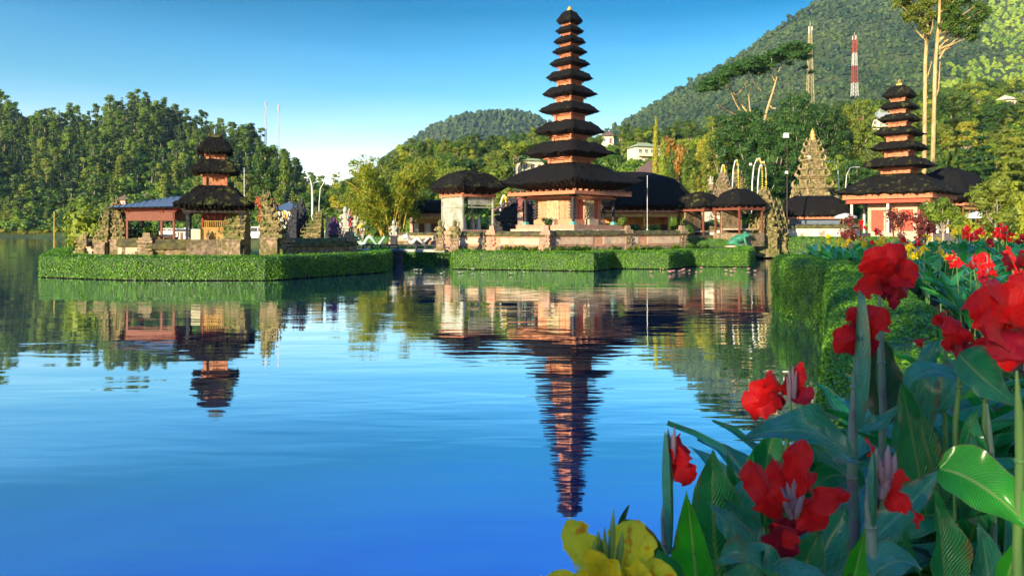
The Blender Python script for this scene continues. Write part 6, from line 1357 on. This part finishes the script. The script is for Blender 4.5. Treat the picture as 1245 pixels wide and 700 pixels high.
bloom(D_, 1.02, [((728, 700), (690, 632), 46), ((745, 705), (700, 712), 50), ((758, 705), (772, 632), 64), ((772, 715), (810, 684), 74), ((742, 715), (748, 664), 56), ((735, 712), (655, 704), 40), ((760, 720), (800, 712), 70), ((735, 715), (716, 668), 50)], 'petal_yellow', seed=5,
      buds=[((731, 690), (727, 644), 9), ((742, 690), (746, 618), 9), ((751, 690), (757, 645), 9), ((736, 700), (735, 640), 8), ((724, 690), (722, 655), 8)], budm='bud_green')
bloom(D_, 1.03, [((715, 712), (698, 672), 20), ((722, 716), (712, 676), 22), ((735, 716), (745, 680), 24)], 'cloth_white', seed=6)
stalk(D_, [(742, 780), (745, 715)], 1.04, 9, 'stem_green')
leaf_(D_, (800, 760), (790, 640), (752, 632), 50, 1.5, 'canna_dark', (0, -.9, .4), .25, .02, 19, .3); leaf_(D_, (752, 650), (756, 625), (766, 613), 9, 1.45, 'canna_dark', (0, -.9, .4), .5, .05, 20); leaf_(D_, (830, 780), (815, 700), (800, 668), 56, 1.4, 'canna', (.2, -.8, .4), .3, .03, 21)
leaf_(D_, (800, 790), (840, 720), (872, 700), 50, 1.25, 'canna', (.2, -.6, .8), .3, .03, 22)
E_ = hero('canna_plant', 1065, 1.25, 'canna with stout grey stem, pink buds and hanging red petals at the bottom')
stalk(E_, [(1058, 760), (1058, 640), (1060, 585), (1066, 545)], 1.22, 13)
leaf_(E_, (1060, 640), (1050, 590), (1060, 548), 14, 1.21, 'canna_blue', (.6, -.6, 0), 1.3, 0, 231, nm_='rolled_leaf', kind='spear')
bloom(E_, 1.24, [((1064, 562), (1051, 532), 14), ((1082, 606), (1098, 570), 30), ((1074, 612), (1106, 604), 30), ((1098, 604), (1118, 642), 14), ((1066, 575), (1070, 560), 14)], seed=7, buds=[((1072, 590), (1068, 552), 11), ((1077, 588), (1080, 541), 12), ((1082, 586), (1089, 550), 11), ((1074, 600), (1083, 570), 12), ((1070, 606), (1076, 582), 10)])
leaf_(E_, (1062, 655), (1112, 610), (1146, 568), 44, 1.38, 'canna_blue', (-.4, -.6, .8), .45, .02, 23); leaf_(E_, (1120, 700), (1090, 640), (1106, 648), 10, 1.3, 'canna')
leaf_(E_, (1060, 700), (1090, 668), (1122, 692), 50, 1.2, 'canna_blue', (-.1, -.5, 1), .3, .03, 24, .3); leaf_(E_, (1030, 730), (1045, 680), (1052, 640), 40, 1.4, 'canna_bright', (0, -1, .3), .4, .02, 25)
F_ = hero('canna_plant', 1150, 1.6, 'broad leaved canna in the lower right with lit green leaf and no bloom')
leaf_(F_, (1128, 640), (1112, 540), (1096, 466), 66, 1.75, 'canna', (.1, -1, .2), .2, .015, 26); leaf_(F_, (1098, 560), (1108, 460), (1142, 412), 56, 1.85, 'canna_blue', (.2, -1, .4), .25, .02, 27)
leaf_(F_, (1100, 470), (1140, 430), (1188, 478), 42, 1.8, 'canna_blue', (0, -.5, 1), .2, .03, 28, .3, 1.7); leaf_(F_, (1105, 478), (1150, 455), (1190, 482), 52, 1.9, 'canna_bright', (.1, -1, .1), .2, .02, 29)
leaf_(F_, (1046, 525), (1075, 520), (1094, 490), 22, 1.7, 'canna_blue', (0, -.6, 1), .4, .03, 30); leaf_(F_, (1166, 430), (1180, 450), (1240, 495), 66, 1.5, 'canna', (.2, -1, .3), .2, .02, 31, .2)
leaf_(F_, (1200, 640), (1150, 560), (1192, 496), 60, 1.6, 'canna', (.1, -1, .2), .3, .02, 32); leaf_(F_, (1220, 620), (1185, 570), (1180, 524), 44, 1.5, 'canna_blue', (-.5, -1, .2), .5, .02, 33, .4)
leaf_(F_, (1143, 570), (1190, 575), (1262, 650), 78, 1.25, 'canna_bright', (-.3, -.8, .7), .3, .03, 34, -.3, 1.15); leaf_(F_, (1150, 740), (1148, 660), (1134, 592), 62, 1.35, 'canna', (.3, -1, .2), .35, .02, 35)
leaf_(F_, (1200, 740), (1205, 690), (1190, 636), 50, 1.4, 'canna_blue', (-.2, -1, .3), .3, .02, 36); leaf_(F_, (1215, 740), (1225, 690), (1248, 640), 60, 1.3, 'canna_bright', (.2, -1, .3), .3, .02, 37)
stalk(F_, [(1208, 640), (1206, 560), (1200, 490)], 1.62, 8, 'stem_grey'); stalk(F_, [(1150, 780), (1146, 640), (1120, 520)], 1.7, 9, 'stem_green')
H_ = hero('canna_plant', 1235, 1.2, 'nearest canna at the right edge with the largest bright red bloom')
bloom(H_, 1.15, [((1226, 402), (1188, 352), 64), ((1230, 395), (1208, 338), 60), ((1232, 400), (1252, 332), 66), ((1218, 405), (1190, 388), 54), ((1226, 400), (1204, 432), 54), ((1236, 410), (1228, 452), 54), ((1236, 400), (1268, 392), 66), ((1222, 398), (1222, 352), 50)], seed=8, extra=2, cx=(1228, 398, 12))
stalk(H_, [(1238, 760), (1240, 560), (1236, 450)], 1.17, 12, 'stem_green'); bloom(H_, 1.3, [((1234, 325), (1220, 312), 22), ((1236, 325), (1240, 306), 24), ((1236, 325), (1252, 322), 26)], seed=9)
I_ = hero('canna_plant', 1165, 1.7, 'canna with several small red blooms, left of the largest bloom')
bloom(I_, 1.6, [((1160, 416), (1151, 384), 28), ((1164, 416), (1182, 404), 32), ((1156, 418), (1168, 434), 30), ((1160, 418), (1145, 420), 24)], seed=10, extra=1, cx=(1162, 416, 5)); bloom(I_, 1.65, [((1192, 430), (1212, 440), 30), ((1195, 436), (1180, 450), 26), ((1192, 432), (1188, 412), 26), ((1196, 434), (1200, 456), 30)], seed=11, extra=1, cx=(1194, 432, 6))
bloom(I_, 1.9, [((1150, 396), (1133, 390), 22), ((1150, 396), (1146, 380), 20), ((1122, 420), (1112, 412), 14), ((1150, 396), (1162, 392), 20)], seed=12); stalk(I_, [(1162, 560), (1166, 470), (1162, 420)], 1.6, 7, 'stem_green'); stalk(I_, [(1196, 540), (1196, 440)], 1.65, 7, 'stem_green'); stalk(I_, [(1150, 560), (1147, 470), (1150, 398)], 1.9, 6, 'stem_green')
leaf_(I_, (1140, 500), (1175, 440), (1210, 430), 40, 1.85, 'canna_blue', (0, -.5, 1), .3, .03, 38)
J_ = hero('canna_plant', 940, 1.95, 'red canna head hanging over the water left of the grey stem')
bloom(J_, 1.92, [((948, 482), (902, 490), 42), ((945, 482), (916, 510), 36), ((948, 476), (932, 454), 30), ((965, 482), (973, 440), 16), ((965, 480), (987, 486), 30), ((952, 480), (956, 454), 22), ((945, 478), (910, 470), 26)], seed=13, extra=1, cx=(945, 482, 8), buds=[((962, 486), (959, 446), 5), ((965, 486), (964, 442), 5), ((961, 490), (956, 452), 5), ((966, 488), (968, 450), 5)])
stalk(J_, [(950, 640), (955, 560), (962, 484)], 1.94, 7, 'stem_green')
# leafy filler plants close behind the front row
rng = rs(99)
for i, (px, D) in enumerate(((1010, 2.6), (1090, 2.5), (1160, 2.7), (1235, 2.5), (1060, 3.1), (1130, 3.3), (1210, 3.2), (960, 2.3), (1260, 2.0), (1190, 2.1), (1120, 2.1), (1040, 2.2), (985, 1.9), (1250, 1.6), (1275, 2.8))):
    x, y = XY(px, D); p = protos['leaf'][i % 2]; zt = P(px, np.interp(px, [800, 900, 960, 1040, 1120, 1300], [650, 590, 545, 490, 430, 400])+20, D)[2]; s = min(1.0, (zt-1.2)/.86)
    if s > .15: dup(p, (x, y, 1.2), rng.rand()*6.28, s, *LB['leaf'])
